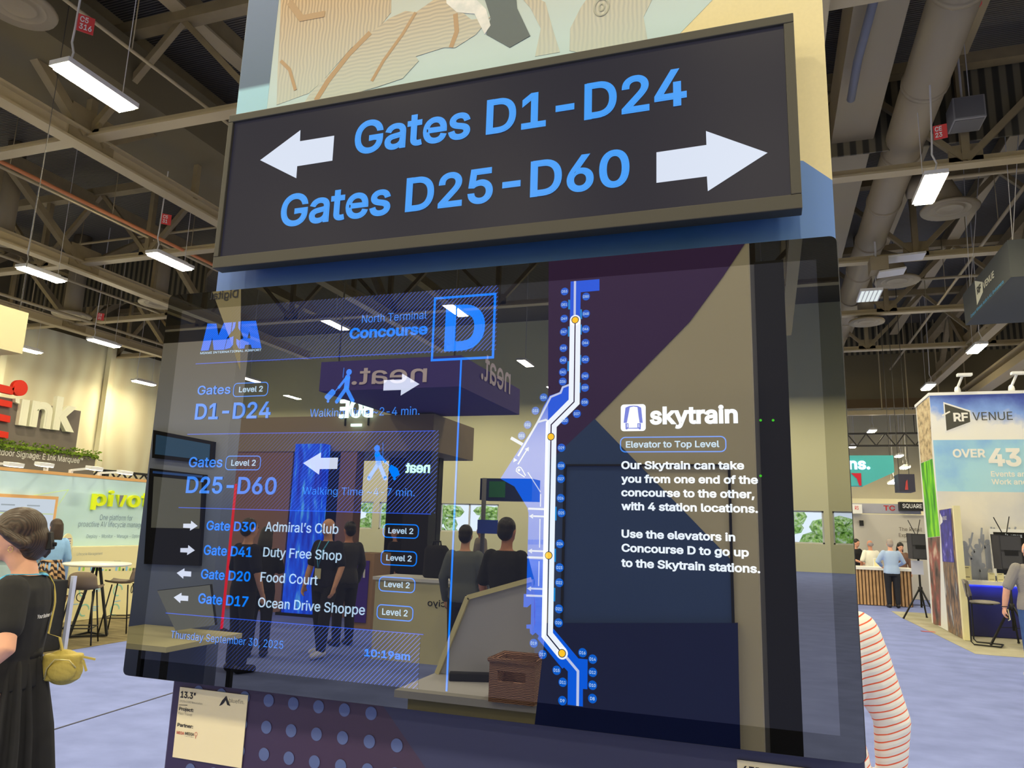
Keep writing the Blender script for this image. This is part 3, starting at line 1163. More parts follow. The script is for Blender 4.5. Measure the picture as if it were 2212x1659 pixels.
def ztx(ox, oy, kz=5.027):
    return lambda x, y: (x / kz + ox, y / kz + oy)


def stext(mb, body, l, r, capt, bold=0.0, lift=.0005):
    p, q, t = S(*l, lift), S(*r, lift), S(*capt, lift)
    z = (p.z + q.z) / 2
    return text(mb, body, Vector((p.x, p.y, z)), Vector((q.x, q.y, z)), Z3 * (t.z - p.z), NF, bold)


def spoly(mb, pts, lift=.0004):
    P = [S(*p, lift) for p in pts]
    mb.add(P, [tuple(t) for t in tessellate_polygon([P])])
    return mb


def sline(mb, pts, w, lift=.0004, closed=False, cap=False):
    return stroke(mb, [S(*p, lift) for p in pts], w, NF, closed, cap)


m_lblue = screen_mat('light_blue_pixels', (62, 142, 255), .85)
m_vblue = screen_mat('vivid_blue_pixels', (0, 128, 255), .95)
m_line = screen_mat('line_blue_pixels', (44, 92, 235), .8)
m_wpix = screen_mat('white_pixels', (226, 234, 255), .8)
m_whot = screen_mat('bright_white_pixels', (240, 248, 255), .95)
m_cpix = screen_mat('pale_cyan_pixels', (196, 228, 255), .8)
m_map = screen_mat('map_blue_pixels', (0, 92, 226), .85)
m_cyan = screen_mat('cyan_pixels', (0, 140, 215), .8)
m_pale = screen_mat('lilac_white_pixels', (206, 218, 252), .78)
m_yel = screen_mat('yellow_pixels', (255, 200, 0), .95)
m_dkl = screen_mat('dark_pixels', (20, 22, 40), 1)
m_badge = screen_mat('badge_blue_pixels', (0, 98, 214), .8)

# slanted hatching bands
for nm, tl, br, x0, x1 in (('header_hatching', (470, 672), (1071, 768), -.80, -.40), ('middle_hatching', (440, 938), (940, 1106), -.80, -.45), ('footer_hatching', (420, 1345), (903, 1482), -.80, -.5)):
    p, q = S(*tl, .0002), S(*br, .0002)
    zz1 = AZ1 if 'header' in nm else S(940, 930).z if 'middle' in nm else S(915, 1370).z
    zz0 = S(935, 763).z if 'header' in nm else S(931, 1108.6).z if 'middle' in nm else AZ0
    MB().quad(Vector((p.x, p.y, zz0)), Vector((q.x, p.y, zz0)), Vector((q.x, p.y, zz1)), Vector((p.x, p.y, zz1))).obj(nm, screen_mat(nm, (24, 25, 33), 1, hatch=(.0062, x0 + .41, x1 + .41, (66, 92, 190))), tv)
mb = MB()
for a, b in (((423, 786), (933, 760)), ((405, 939), (941, 930)), ((386, 1098), (931, 1108.6)), ((358, 1324.7), (915, 1370))):
    p, q = S(*a), S(*b)
    z = (p.z + q.z) / 2
    stroke(MB(), [Vector((p.x, p.y, z)), Vector((q.x, p.y, z))], .0011, NF).obj('divider_line', m_line, tv)

# airport logo
g = ztx(340, 600, 5.53)
mb = MB()
for P in ([(520, 875), (600, 548), (708, 548), (730, 690), (795, 540), (895, 533), (878, 660), (835, 715), (800, 860), (675, 865), (658, 715), (615, 868)],
          [(905, 533), (940, 530), (928, 598), (888, 652)], [(838, 728), (912, 698), (906, 800), (872, 838), (806, 858)],
          [(968, 525), (998, 522), (992, 640), (968, 600)], [(945, 728), (985, 752), (974, 850), (945, 790)]):
    spoly(mb, [g(*p) for p in P])
A1 = [S(*g(*p)) for p in ((1005, 520), (1180, 515), (1245, 840), (1130, 843), (1118, 800), (1050, 803), (1040, 845), (982, 850), (988, 745), (1030, 722), (1000, 640))]
A2 = [S(*g(*p)) for p in ((1100, 642), (1077, 724), (1115, 724))]
mb.add(A1 + A2, [tuple(t) for t in tessellate_polygon([A1, A2])])
m_logo = screen_mat('logo_blue_pixels', (20, 90, 240), .9, hatch=(.0042, -2, -1.9, (40, 150, 255)))
mb.obj('airport_logo', m_logo, tv)
mb = MB()
stext(mb, 'MIAMI INTERNATIONAL AIRPORT', (433, 764), (565, 759.5), g(515, 882), .012)
mb.obj('logo_lettering', m_cpix, tv)

g = ztx(680, 600)
mb = MB()
stext(mb, 'North Terminal', g(512, 490), g(1215, 447), g(518, 405), .0)
mb.obj('heading_lettering', m_lblue, tv)
mb = MB()
stext(mb, 'Concourse', g(375, 662), g(1225, 620), g(375, 545), .03)
A, B_, C_, D_ = S(*g(1307, 226)), S(*g(1960, 176)), S(*g(1935, 865)), S(*g(1272, 895))
bx0, bx1, bz0, bz1 = (A.x + D_.x) / 2, (B_.x + C_.x) / 2, (C_.z + D_.z) / 2, (A.z + B_.z) / 2
stroke(mb, [Vector((bx0, A.y, bz0)), Vector((bx1, A.y, bz0)), Vector((bx1, A.y, bz1)), Vector((bx0, A.y, bz1))], .0034, NF, True)
stext(mb, 'D', g(1405, 802), g(1840, 780), g(1427, 305), .03)
p, q = S(998, 778), S(963, 1493)
stroke(mb, [Vector(((p.x + q.x) / 2, p.y, bz0)), Vector(((p.x + q.x) / 2, p.y, q.z))], .0026, NF)
mb.obj('concourse_badge', m_vblue, tv)

# gate headings, level badges
g4, g6, g7, g8 = ztx(340, 600, 5.53), ztx(300, 900), ztx(280, 1090), ztx(620, 1090)
g3 = ztx(300, 550, 2.458)
mb = MB()
for nm, w, l, r, cp, bd in (('gates_lettering', 'Gates', g4(478, 1397), g4(872, 1390), g4(480, 1290), .012), ('gates_lettering', 'D1-D24', (420.5, 907.5), (584, 902.5), (424.5, 873), .018),
                            ('gates_lettering', 'Gates', g6(540, 550), g6(907, 550), g6(545, 440), .012), ('gates_lettering', 'D25-D60', g6(510, 832), g6(1490, 845), g6(527, 652), .018),
                            ('walking_time_lettering', 'Walking Time ~2-4 min.', g3(908, 865), g3(1490, 848), g3(912, 823), -.002), ('walking_time_lettering', 'Walking Time ~4-7 min.', g3(870, 1275), g3(1465, 1281), g3(873, 1236), -.002)):
    stext(MB(), w, l, r, cp, bd).obj(nm, m_lblue, tv)


def badge(tl, tr, br, bl, t0, t1, tc):
    P = [S(*p) for p in (bl, br, tr, tl)]
    x0, x1 = (P[0].x + P[3].x) / 2, (P[1].x + P[2].x) / 2
    z0, z1 = (P[0].z + P[1].z) / 2, (P[2].z + P[3].z) / 2
    mb = MB()
    stroke(mb, rr(x0, x1, z0, z1, .006, P[0].y), .0014, NF, True)
    o = mb.obj('level_badge', m_lblue if tl[1] < 1100 and tl[0] < 700 else m_vblue, tv)
    mb = MB()
    stext(mb, 'Level 2', t0, t1, tc, .014)
    mb.obj('badge_lettering', m_cpix, o)


badge(g4(912, 1262), g4(1325, 1250), g4(1316, 1408), g4(912, 1420), g4(975, 1370), g4(1258, 1360), g4(980, 1303))
badge(g6(948, 428), g6(1325, 430), g6(1318, 578), g6(945, 577), g6(1003, 535), g6(1268, 533), g6(1003, 470))
badge(g8(1048, 212), g8(1430, 220), g8(1425, 365), g8(1045, 355), g8(1100, 312), g8(1370, 320), g8(1103, 250))
badge(g8(1025, 502), g8(1410, 512), g8(1405, 665), g8(1022, 652), g8(1078, 607), g8(1352, 618), g8(1080, 543))
badge(g8(1003, 787), g8(1390, 800), g8(1387, 955), g8(1000, 938), g8(1055, 893), g8(1332, 908), g8(1058, 830))
badge(g8(983, 1087), g8(1370, 1108), g8(1365, 1265), g8(977, 1240), g8(1033, 1198), g8(1310, 1213), g8(1035, 1128))

mb = MB()
for w, l, r, cp in (('Gate D30', (833, 277), (1367, 295), (840, 175)), ('Gate D41', (803, 547), (1325, 568), (805, 440)), ('Gate D20', (773, 805), (1308, 835), (778, 700)), ('Gate D17', (743, 1074), (1283, 1108), (748, 964))):
    stext(MB(), w, g7(*l), g7(*r), g7(*cp), .016).obj('gate_list_lettering', m_vblue, tv)
stext(MB(), 'Admiral’s Club', g7(1470, 295), g8(557, 312), g7(1480, 192), .006).obj('place_list_lettering', m_cpix, tv)
stext(MB(), 'Duty Free Shop', g7(1450, 570), g8(592, 600), g7(1452, 468), .006).obj('place_list_lettering', m_cpix, tv)
stext(MB(), 'Food Court', g7(1420, 840), g7(2040, 870), g7(1425, 736), .006).obj('place_list_lettering', m_cpix, tv)
stext(MB(), 'Ocean Drive Shoppe', g7(1393, 1118), g8(845, 1192), g7(1395, 1013), .006).obj('place_list_lettering', m_cpix, tv)
mb = MB()
stext(mb, 'Thursday September 30, 2025', g7(447, 1450), g7(1668, 1563), g7(450, 1370), -.002)
mb.obj('date_lettering', m_lblue, tv)
mb = MB()
stext(mb, '10:19am', g8(840, 1640), (886, 1428), g8(843, 1557), .026)
mb.obj('time_lettering', m_vblue, tv)

# arrows
g5 = ztx(680, 600)
arrows = [[g5(*p) for p in ((752, 1112), (947, 1105), (950, 1040), (1137, 1155), (933, 1280), (938, 1218), (745, 1225))],
          [g6(*p) for p in ((1785, 505), (1980, 388), (1978, 448), (2165, 445), (2155, 568), (1965, 570), (1957, 630))]]
for ox, oy in ((0, 0), (-31, 265)):
    arrows.append([g7(x + ox, y + oy) for x, y in ((585, 207), (667, 207), (670, 175), (740, 232), (657, 283), (660, 256), (583, 252))])
for ox, oy in ((0, 0), (-32, 265)):
    arrows.append([g7(x + ox, y + oy) for x, y in ((513, 742), (597, 692), (597, 722), (671, 727), (668, 782), (586, 777), (583, 805))])
for a in arrows:
    o = spoly(MB(), a).obj('arrow_icon', m_wpix, tv)

# walking figures with suitcases
mb = MB()
disc(mb, S(*g5(373, 1025)), .0046, NF)
sline(mb, [g5(358, 1082), g5(345, 1200)], .0085, cap=True)
sline(mb, [g5(345, 1085), g5(262, 1192)], .0042, cap=True)
sline(mb, [g5(345, 1195), g5(240, 1345)], .006, cap=True)
sline(mb, [g5(340, 1195), g5(412, 1335)], .006, cap=True)
sline(mb, [g5(258, 1190), g5(222, 1235)], .0014)
spoly(mb, [g5(*p) for p in ((185, 1210), (205, 1212), (228, 1238), (222, 1260), (160, 1328), (140, 1330), (108, 1305), (110, 1285))])
disc(mb, S(*g5(145, 1342)), .0022, NF)
sline(mb, [g5(318, 977), g5(307, 1085)], .0007)
mb.obj('traveller_icon', m_lblue, tv)
mb = MB()
disc(mb, S(*g3(1265, 1028)), .0046, NF)
sline(mb, [g3(1266, 1058), g3(1274, 1108)], .0085, cap=True)
sline(mb, [g3(1272, 1060), g3(1310, 1102)], .0042, cap=True)
sline(mb, [g3(1272, 1108), g3(1222, 1188)], .006, cap=True)
sline(mb, [g3(1276, 1108), g3(1308, 1188)], .006, cap=True)
sline(mb, [g3(1312, 1103), g3(1332, 1122)], .0014)
spoly(mb, [g3(*p) for p in ((1340, 1115), (1375, 1135), (1386, 1168), (1358, 1186), (1345, 1178), (1325, 1138))])
disc(mb, S(*g3(1358, 1190)), .0022, NF)
sline(mb, [g3(1297, 998), g3(1296, 1080)], .0007)
mb.obj('traveller_icon', m_vblue, tv)

# route map
M1, M2, M3, M4 = ztx(1000, 590), ztx(1000, 850), ztx(1000, 1090), ztx(1000, 1300)
mb = MB()
spoly(mb, [M1(*p) for p in ((1170, 92), (1483, 66), (1483, 190), (1280, 208), (1272, 600), (1160, 600))])
spoly(mb, [M2(*p) for p in ((1160, -95), (1075, -60), (1045, -10), (940, 25), (870, 155), (810, 310), (550, 700), (408, 925), (560, 1010), (700, 1240), (712, 1300), (705, 1640), (900, 1640), (920, 320), (1160, 75))])
spoly(mb, [M3(*p) for p in ((706, 380), (690, 970), (662, 970), (658, 1112), (700, 1115), (742, 1078), (738, 1300), (690, 1303), (690, 1345), (727, 1348), (730, 1395), (757, 1420), (790, 1390), (825, 1425), (812, 1455), (1080, 1781), (1100, 1768), (1140, 1811), (1137, 2172), (1303, 2192), (1303, 2001), (1352, 2004), (1355, 1681), (1255, 1671), (985, 1350), (900, 1350), (900, 380))])
mb.obj('map_buildings', m_map, tv)
mb = MB()
for P, f in (([(1280, 560), (1292, 560), (1290, 668), (1275, 668)], M1), ([(1143, 580), (1160, 580), (1158, 690), (1140, 688)], M1), ([(1272, 890), (1286, 890), (1284, 998), (1270, 998)], M1), ([(1136, 957), (1155, 957), (1153, 1065), (1133, 1065)], M1),
             ([(1266, 1190), (1281, 1190), (1278, 1300), (1264, 1298)], M1), ([(1003, 22), (1019, 24), (1017, 172), (1001, 172)], M3), ([(994, 478), (1011, 480), (1009, 622), (992, 622)], M3), ([(986, 903), (1005, 905), (1002, 1052), (984, 1050)], M3),
             ([(1272, 395), (1293, 395), (1295, 500), (1272, 500)], M1), ([(1145, 290), (1165, 290), (1165, 395), (1144, 393)], M1)):
    spoly(mb, [f(*p) for p in P], .00045)
mb.obj('map_gate_stubs', m_cyan, tv)
mb = MB()
sline(MB(), [M1(1218, 88), M1(1214, 470)], .0030, .0005).obj('map_passage', m_pale, tv)
sline(MB(), [M1(1165, 1210), M1(1085, 1240), M1(1062, 1300), M1(955, 1345), M1(812, 1620), M2(600, 680)], .0026, .0005).obj('map_passage', m_pale, tv)
sline(MB(), [M2(812, 312), M2(900, 287), M2(935, 306)], .0026, .0005).obj('map_passage', m_pale, tv)
sline(MB(), [M2(522, 482), M2(650, 555)], .0042, .0005).obj('map_passage', m_pale, tv)
spoly(MB(), [M2(*p) for p in ((548, 748), (554, 700), (594, 724))], .0005).obj('map_passage', m_pale, tv)
sline(MB(), [M2(598, 770), M2(700, 605)], .0018, .0005).obj('map_passage', m_pale, tv)
spoly(MB(), [M2(*p) for p in ((718, 580), (714, 630), (672, 604))], .0005).obj('map_passage', m_pale, tv)
disc(MB(), S(*M2(609, 832), .0006), .0020, NF).obj('map_passage', m_pale, tv)
sline(MB(), [M2(682, 893), M2(650, 835), M2(630, 805), M2(607, 798), M2(584, 815), M2(580, 842), M2(600, 862), M2(672, 908)], .0014, .0005).obj('map_passage', m_pale, tv)
sline(MB(), [M2(705, 855), M2(843, 1070)], .0013, .0005).obj('map_passage', m_pale, tv)
sline(MB(), [M2(845, 1092), M2(843, 1230)], .0013, .0005).obj('map_passage', m_pale, tv)
for y0, ya, head in ((47, 128, 100), (575, 505, 475), (990, 914, 885)):
    xo = {47: 0, 575: -12, 990: -22}[y0]
    sline(MB(), [M3(710 + xo, y0 - 3), M3(888 + xo, y0 + 3)], .0026, .0005).obj('map_passage', m_pale, tv)
    sline(MB(), [M3(755 + xo, ya - 3), M3(886 + xo, ya + 2)], .0022, .0005).obj('map_passage', m_pale, tv)
    spoly(MB(), [M3(*p) for p in ((718 + xo, ya - 3), (764 + xo, ya - 28), (762 + xo, ya + 26))], .0005).obj('map_passage', m_pale, tv)
sline(MB(), [M3(838, 155), M3(833, 468)], .0013, .0005).obj('map_passage', m_pale, tv)
sline(MB(), [M3(828, 615), M3(823, 885)], .0013, .0005).obj('map_passage', m_pale, tv)
sline(MB(), [M4(1110, 585), M4(1250, 752), M4(1246, 1130)], .0032, .0005).obj('map_passage', m_pale, tv)
route = [M1(1220, 512), M1(1208, 1398), M2(960, 340), M3(916, 1415), M4(1078, 558)]
sline(MB(), route, .0145, .00055, cap=True).obj('train_route', m_whot, tv)
sline(MB(), route, .0016, .0006).obj('train_line', m_dkl, tv)
for p in (M1(1220, 510), M2(957, 470), M3(932, 552), M4(1077, 558)):
    o = disc(MB(), S(*p, .00065), .0050, NF, 28).obj('station_ring', m_dkl, tv)
    disc(MB(), S(*p, .0007), .0041, NF, 28).obj('station_dot', m_yel, o)
gates = [(M1, 'D53 1105 200 D51 1102 343 D49 1100 495 D47 1096 638 D45 1092 815 D43 1090 946 D41 1087 1075 D36 1085 1178 D34 877 1350 D33 789 1495 D32 704 1648 D50 1338 255 D48 1337 442 D46 1333 608 D44 1331 758 D42 1330 938 D40 1327 1118 D39 1326 1245 D38 1323 1402 D37 1238 1528 D30 1106 1602'),
         (M2, 'D31 639 460 D29 1070 590 D28 1068 785 D27 1065 927 D26 1062 1137 D25 1070 1297 D24 1054 1632'),
         (M3, 'D23 1050 684 D22 1047 847 D21 1043 1132 D20 1040 1283 D19 770 1505'),
         (M4, 'D17 866 571 D16 1300 552 D14 1410 622 D15 1019 743 D12 1410 765 D11 1085 873 D10 1408 905 D8 1407 1050 D9 1081 1073')]
for f, s in gates:
    s = s.split()
    for i in range(0, len(s), 3):
        c = S(*f(float(s[i + 1]), float(s[i + 2])), .00052 if s[i] != 'D30' else .0005)
        o = disc(MB(), c, .0053, NF, 24).obj('gate_marker', m_badge, tv)
        mb = MB()
        w = .0074 if len(s[i]) == 3 else .0056
        text(mb, s[i], c + Vector((-w / 2, -.00006, -.0018)), c + Vector((w / 2, -.00006, -.0018)), Z3 * .0036, NF, .014)
        mb.obj('marker_lettering', m_cpix, o)

# right side: train emblem and advice
gR = ztx(1300, 840)
p0, p1 = S(*gR(206, 461)), S(*gR(477, 165))
ic = MB()
P = rr(p0.x, p1.x, p0.z, p1.z, .004, p0.y)
ic.add(P, [tuple(range(len(P)))])
ic = ic.obj('train_emblem', m_whot, tv)
mb = MB()
tb = screen_mat('emblem_blue_pixels', (24, 84, 220), .85)
spoly(mb, [gR(*p) for p in ((258, 205), (300, 187), (345, 183), (390, 186), (428, 205), (445, 370), (412, 370), (400, 300), (388, 200), (345, 192), (305, 202), (286, 300), (272, 370), (238, 370))], .0006)
spoly(mb, [gR(*p) for p in ((257, 374), (425, 374), (424, 438), (410, 442), (398, 432), (285, 432), (272, 442), (259, 438))], .0006)
mb.obj('train_shape', tb, ic)
mb = MB()
spoly(mb, [gR(*p) for p in ((290, 374), (388, 374), (388, 422), (292, 424))], .0008)
spoly(mb, [gR(*p) for p in ((274, 382), (282, 382), (282, 418), (274, 418))], .0008)
spoly(mb, [gR(*p) for p in ((400, 382), (408, 382), (408, 418), (400, 418))], .0008)
mb.obj('train_window', m_whot, ic)
mb = MB()
stext(mb, 'skytrain', gR(520, 385), gR(1480, 379), gR(525, 192), .034)
mb.obj('skytrain_lettering', m_whot, tv)
P = [S(*gR(*p)) for p in ((203, 682), (1346, 684), (1348, 520), (204, 525))]
mb = MB()
stroke(mb, rr((P[0].x + P[3].x) / 2, (P[1].x + P[2].x) / 2, (P[0].z + P[1].z) / 2, (P[2].z + P[3].z) / 2, .006, P[0].y), .0014, NF, True)
o = mb.obj('elevator_badge', m_lblue, tv)
mb = MB()
stext(mb, 'Elevator to Top Level', gR(262, 637), gR(1278, 637), gR(264, 567), .02)
mb.obj('badge_lettering', m_cpix, o)
mb = MB()
for w, l, r, cp in (('Our Skytrain can take', (212, 868), (1547, 880), 86), ('you from one end of the', (210, 1016), (1697, 1037), 86), ('concourse to the other,', (212, 1162), (1660, 1195), 86), ('with 4 station locations.', (212, 1312), (1697, 1352), 87),
                    ('Use the elevators in', (215, 1617), (1450, 1655), 88), ('Concourse D to go up', (215, 1770), (1598, 1822), 88), ('to the Skytrain stations.', (212, 1925), (1722, 2010), 90)):
    stext(MB(), w, gR(*l), gR(*r), gR(l[0], l[1] - cp), .028).obj('advice_lettering', m_whot, tv)

# ------------------------------------------------------------------ the gates sign
SX0, SX1, SZ0, SZ1 = -.8365, .053, 1.72 + .3951, 1.72 + .6663
sg = thing('gates_sign', 'wide black framed gates sign with two white arrows, above the concourse display', 'display sign', ((SX0 + SX1) / 2, TVY, SZ0))
m_frame = mat('bronze_frame', (66, 60, 44), 0.9, 0.5)
fr, ins = .0155, .004
ix0, ix1 = SX0 + .0095, SX1 - .0125
iz0, iz1 = SZ0 + .0195, SZ1 - .0135
mb = MB().box((SX0, TVY, SZ0), (SX1, TVY + .024, iz0)).box((SX0, TVY, iz1), (SX1, TVY + .024, SZ1))
mb.box((SX0, TVY, iz0), (ix0, TVY + .024, iz1)).box((ix1, TVY, iz0), (SX1, TVY + .024, iz1))
mb.obj('frame', m_frame, sg, bevel=.0012)
MB().box((SX0 + .03, TVY + .02, SZ0 + .02), (SX1 - .03, COLY - .001, SZ1 - .02)).obj('back_housing', m_shell, sg)
m_sgp = screen_mat('sign_screen', (40, 39, 50), 1, .014, .3)
MB().quad(Vector((ix0, TVY + .005, iz0)), Vector((ix1, TVY + .005, iz0)), Vector((ix1, TVY + .005, iz1)), Vector((ix0, TVY + .005, iz1))).obj('screen_panel', m_sgp, sg)
m_sgb = screen_mat('sign_blue_pixels', (58, 160, 255), .92, .03, .3)
m_sgw = screen_mat('sign_white_pixels', (226, 236, 255), .88, .03, .3)


def sgtext(mb, body, l, r, c0, c1, bold):
    Y = TVY + .0045
    p, q, a, b = at_y(*l, Y), at_y(*r, Y), at_y(*c0, Y), at_y(*c1, Y)
    z = (p.z + q.z) / 2
    return text(mb, body, Vector((p.x, Y, z)), Vector((q.x, Y, z)), Z3 * (b.z - a.z), NF, bold)


mb = MB()
sgtext(mb, 'Gates D1-D24', (764, 334), (1484, 228), (1073, 292), (1074, 217), .02)
mb.obj('first_row_lettering', m_sgb, sg)
mb = MB()
sgtext(mb, 'Gates D25-D60', (604, 489), (1360, 404), (897, 460), (899, 386.5), .02)
mb.obj('second_row_lettering', m_sgb, sg)
for P in ([(562, 346), (649, 281), (648, 305), (722, 293), (718, 347), (642, 359), (640, 385)], [(1418, 329), (1526, 313), (1525, 283), (1658, 330), (1529, 413), (1527, 381), (1418, 395)]):
    V = [at_y(*p, TVY + .0045) for p in P]
    MB().add(V, [tuple(t) for t in tessellate_polygon([V])]).obj('arrow_icon', m_sgw, sg)

# ------------------------------------------------------------------ people
def skin_mat(name, c):
    return mat(name, c, 0.95, 0.55, noise=0.04, nscale=25)


m_skin = skin_mat('light_skin', (226, 160, 112))
m_skin2 = skin_mat('tan_skin', (196, 128, 88))
m_eye = mat('dark_eye', (30, 22, 18), 1, 0.3)
m_lip = mat('lip', (170, 90, 78), 0.9)
m_hbrown = wave_mat('brown_hair', (44, 31, 20), (66, 47, 30), 0.9, 45, 'X', 0.42, 0.15, 2.5)
m_hdark = wave_mat('dark_hair', (16, 13, 12), (30, 24, 20), 0.9, 45, 'X', 0.4, 0.15, 2.5)
m_hgrey = mat('grey_hair', (140, 128, 112), 0.9)
m_black_cloth = mat('black_cloth', (34, 32, 28), 1.0, 0.85, noise=0.12, nscale=14, bump=0.3, bscale=9)
m_dkpants = mat('dark_trousers', (34, 33, 34), 1, 0.8, bump=0.3, bscale=8)
m_jeans = mat('blue_jeans', (58, 82, 112), 1, 0.8, noise=0.2, nscale=12, bump=0.3, bscale=9)
m_shoe = mat('dark_shoe', (40, 36, 32), 1, 0.5)
m_wshoe = mat('white_shoe', (226, 216, 190), 1, 0.5)

TORSO = [(0, 0, .84, .150, .105), (0, 0, .92, .172, .122), (0, 0, 1.0, .160, .115), (0, .004, 1.08, .142, .104), (0, .006, 1.2, .158, .114), (0, .004, 1.31, .178, .115), (0, -.004, 1.39, .165, .092), (0, -.006, 1.44, .095, .070)]


def hand(mb, wrist, d, side, curl=0.5, palm=None):
    """palm, four unequal fingers and a thumb; d points down the forearm, palm normal towards palm"""
    w, d = Vector(wrist), Vector(d).normalized()
    n = Vector(palm) if palm is not None else Vector((-side, 0, 0))
    n = (n - d * n.dot(d)).normalized()
    s = d.cross(n).normalized() * side * -1          # towards the thumb
    mb.obox(w + d * .052, (.085, .074, .024), d, n)
    for i, ln in enumerate((.068, .078, .073, .058)):
        b = w + d * .092 + s * (.028 - .019 * i)
        k = b + (d * math.cos(curl * .6) + n * math.sin(curl * .6)) * ln * .45
        e = k + (d * math.cos(curl * 1.7) + n * math.sin(curl * 1.7)) * ln * .55
        mb.limb([b - d * .01, b, k, e], [.0088, .0088, .0084, .0068], 8)
    b = w + d * .03 + s * .034
    k = b + (d * .7 + s * .6 + n * .3).normalized() * .035
    mb.limb([b, k, k + (d * .85 + s * .1 + n * .5).normalized() * .03], [.011, .0098, .0078], 8)


def person(label, x, y, heading, h=1.72, skin=None, hair=('short', None), top=(None, 'short'), bottom=('trousers', None), shoes=None,
           armL=((-.25, .0, 1.13), (-.24, .1, .88)), armR=((.25, .0, 1.13), (.24, .1, .88)), head_turn=0.0, head_tilt=0.0, vox=.016, width=1.0, curl=.5, stride=0.0, head_fwd=0.0, slv=.85, group=None, palms=(None, None)):
    skin = skin or m_skin
    root = thing('person', label, 'person', (0, 0, 0), group)
    hr = Matrix.Rotation(head_turn, 3, 'Z') @ Matrix.Rotation(-head_tilt, 3, 'X')
    piv = Vector((0, 0, 1.5))

    def hd(v):
        return piv + hr @ (Vector(v) - piv) + Vector((0, head_fwd, 0))
    W = lambda rows, g=0: [(a, b, z, rx * width + g, ry * (width * .5 + .5) + g) for a, b, z, rx, ry in rows]
    mb = MB().loft(W(TORSO))
    mb.limb([(0, -.008, 1.40), (0, .004, 1.48), hd((0, .012, 1.56))], [.064, .056, .054])
    mb.ell(hd((0, .012, 1.632)), (.077, .097, .104), 20, hr)
    mb.ell(hd((0, .046, 1.568)), (.056, .062, .058), 16, hr)
    mb.limb([hd((0, .104, 1.640)), hd((0, .121, 1.604)), hd((0, .112, 1.598))], [.009, .014, .012], 8)
    mb.ell(hd((0, .100, 1.572)), (.024, .012, .009), 10, hr)
    for s in (-1, 1):
        mb.ell(hd((s * .078, .006, 1.612)), (.011, .022, .032), 10, hr)
    sh = .178 * width
    for s, (el, wr), pm in ((-1, armL, palms[0]), (1, armR, palms[1])):
        el, wr = Vector(el), Vector(wr)
        el.x *= width; wr.x *= width
        mb.limb([(s * sh, -.008, 1.385), el, el * .5 + wr * .5, wr], [.052, .043, .040, .029])
        hand(mb, wr, wr - el, s, curl, pm)
        fx = stride * s
        mb.limb([(s * .088 * width, 0, .90), (s * .10, .02 + fx * .3, .50), (s * .10, -.01 + fx * .6, .09)], [.088, .058, .040])
        mb.limb([(s * .10, -.035 + fx * .6, .05), (s * .112, .13 + fx * .6, .034)], [.040, .032])
    mesh_obj('body', remeshed(mb, vox, 3), skin, root)
    mb = MB()
    for s in (-1, 1):
        mb.ell(hd((s * .031, .098, 1.638)), (.012, .008, .007), 8, hr)
    mb.obj('eyes', m_eye, root, True)
    MB().ell(hd((0, .109, 1.570)), (.022, .006, .006), 8, hr).obj('lips', m_lip, root, True)
    # shirt
    if top[0]:
        mb = MB().loft(W([(0, 0, .86 if bottom[0] != 'skirt' else .95, .172, .120)] + TORSO[1 if bottom[0] != 'skirt' else 2:-1] + [(0, -.006, 1.445, .082, .066)], .014))
        for s, (el, wr) in ((-1, armL), (1, armR)):
            el, wr = Vector(el), Vector(wr)
            el.x *= width; wr.x *= width
            a = Vector((s * (sh - .02), -.008, 1.385))
            if top[1] == 'short':
                mb.limb([a, a.lerp(el, .35), a.lerp(el, slv)], [.074, .070, .066])
            else:
                mb.limb([a, a.lerp(el, .3), el, wr], [.074, .074, .061, .043])
        mesh_obj('jacket' if top[1] == 'long' else 'shirt', remeshed(mb, vox, 2), top[0], root)
    if bottom[0] == 'trousers':
        mb = MB().loft(W([(0, 0, .80, .15, .11)] + TORSO[1:3] + [(0, 0, 1.02, .152, .11)], .012))
        for s in (-1, 1):
            fx = stride * s
            mb.limb([(s * .088 * width, 0, .88), (s * .10, .02 + fx * .3, .50), (s * .102, -.008 + fx * .6, .12)], [.106, .078, .066])
        mesh_obj('trousers', remeshed(mb, vox, 2), bottom[1], root)
    else:
        rows = [(1.09, .152, .112), (1.05, .165, .122), (.95, .195, .15), (.75, .225, .19), (.45, .255, .225), (bottom[2] if len(bottom) > 2 else .2, .28, .25)]
        seg = 120
        vs = []
        for i, (z, rx, ry) in enumerate(rows):
            amp = .0 if i == 0 else .011 + .012 * i
            for k in range(seg):
                a = 2 * PI * k / seg
                m_ = 1 + amp / rx * (.6 * math.sin(17 * a + .6 * math.sin(5 * a)) + .4 * math.sin(7 * a + i * .3))
                vs.append((rx * m_ * math.cos(a), ry * m_ * math.sin(a), z))
        fs = [(i * seg + k, i * seg + (k + 1) % seg, (i + 1) * seg + (k + 1) % seg, (i + 1) * seg + k) for i in range(len(rows) - 1) for k in range(seg)]
        MB().add(vs, fs).add(vs[:seg], [tuple(range(seg))]).obj('skirt', bottom[1], root, True)
        MB().lathe([(.001, 1.075), (.158, 1.075), (.158, 1.115), (.15, 1.115)], (0, 0, 0), 32).move(lambda v: (v.x, v.y * .76, v.z)).obj('waistband', bottom[1], root, True)
    for s in (-1, 1):
        fx = stride * s
        mb = MB().limb([(s * .10, -.04 + fx * .6, .055), (s * .106, .05 + fx * .6, .05), (s * .113, .14 + fx * .6, .042)], [.052, .047, .042])
        mb.move(lambda v: (v.x, v.y, max(v.z, .002)))
        mb.obj('shoe', shoes or m_shoe, root, True)
    hm = hair[1] or m_hdark
    mb = MB()
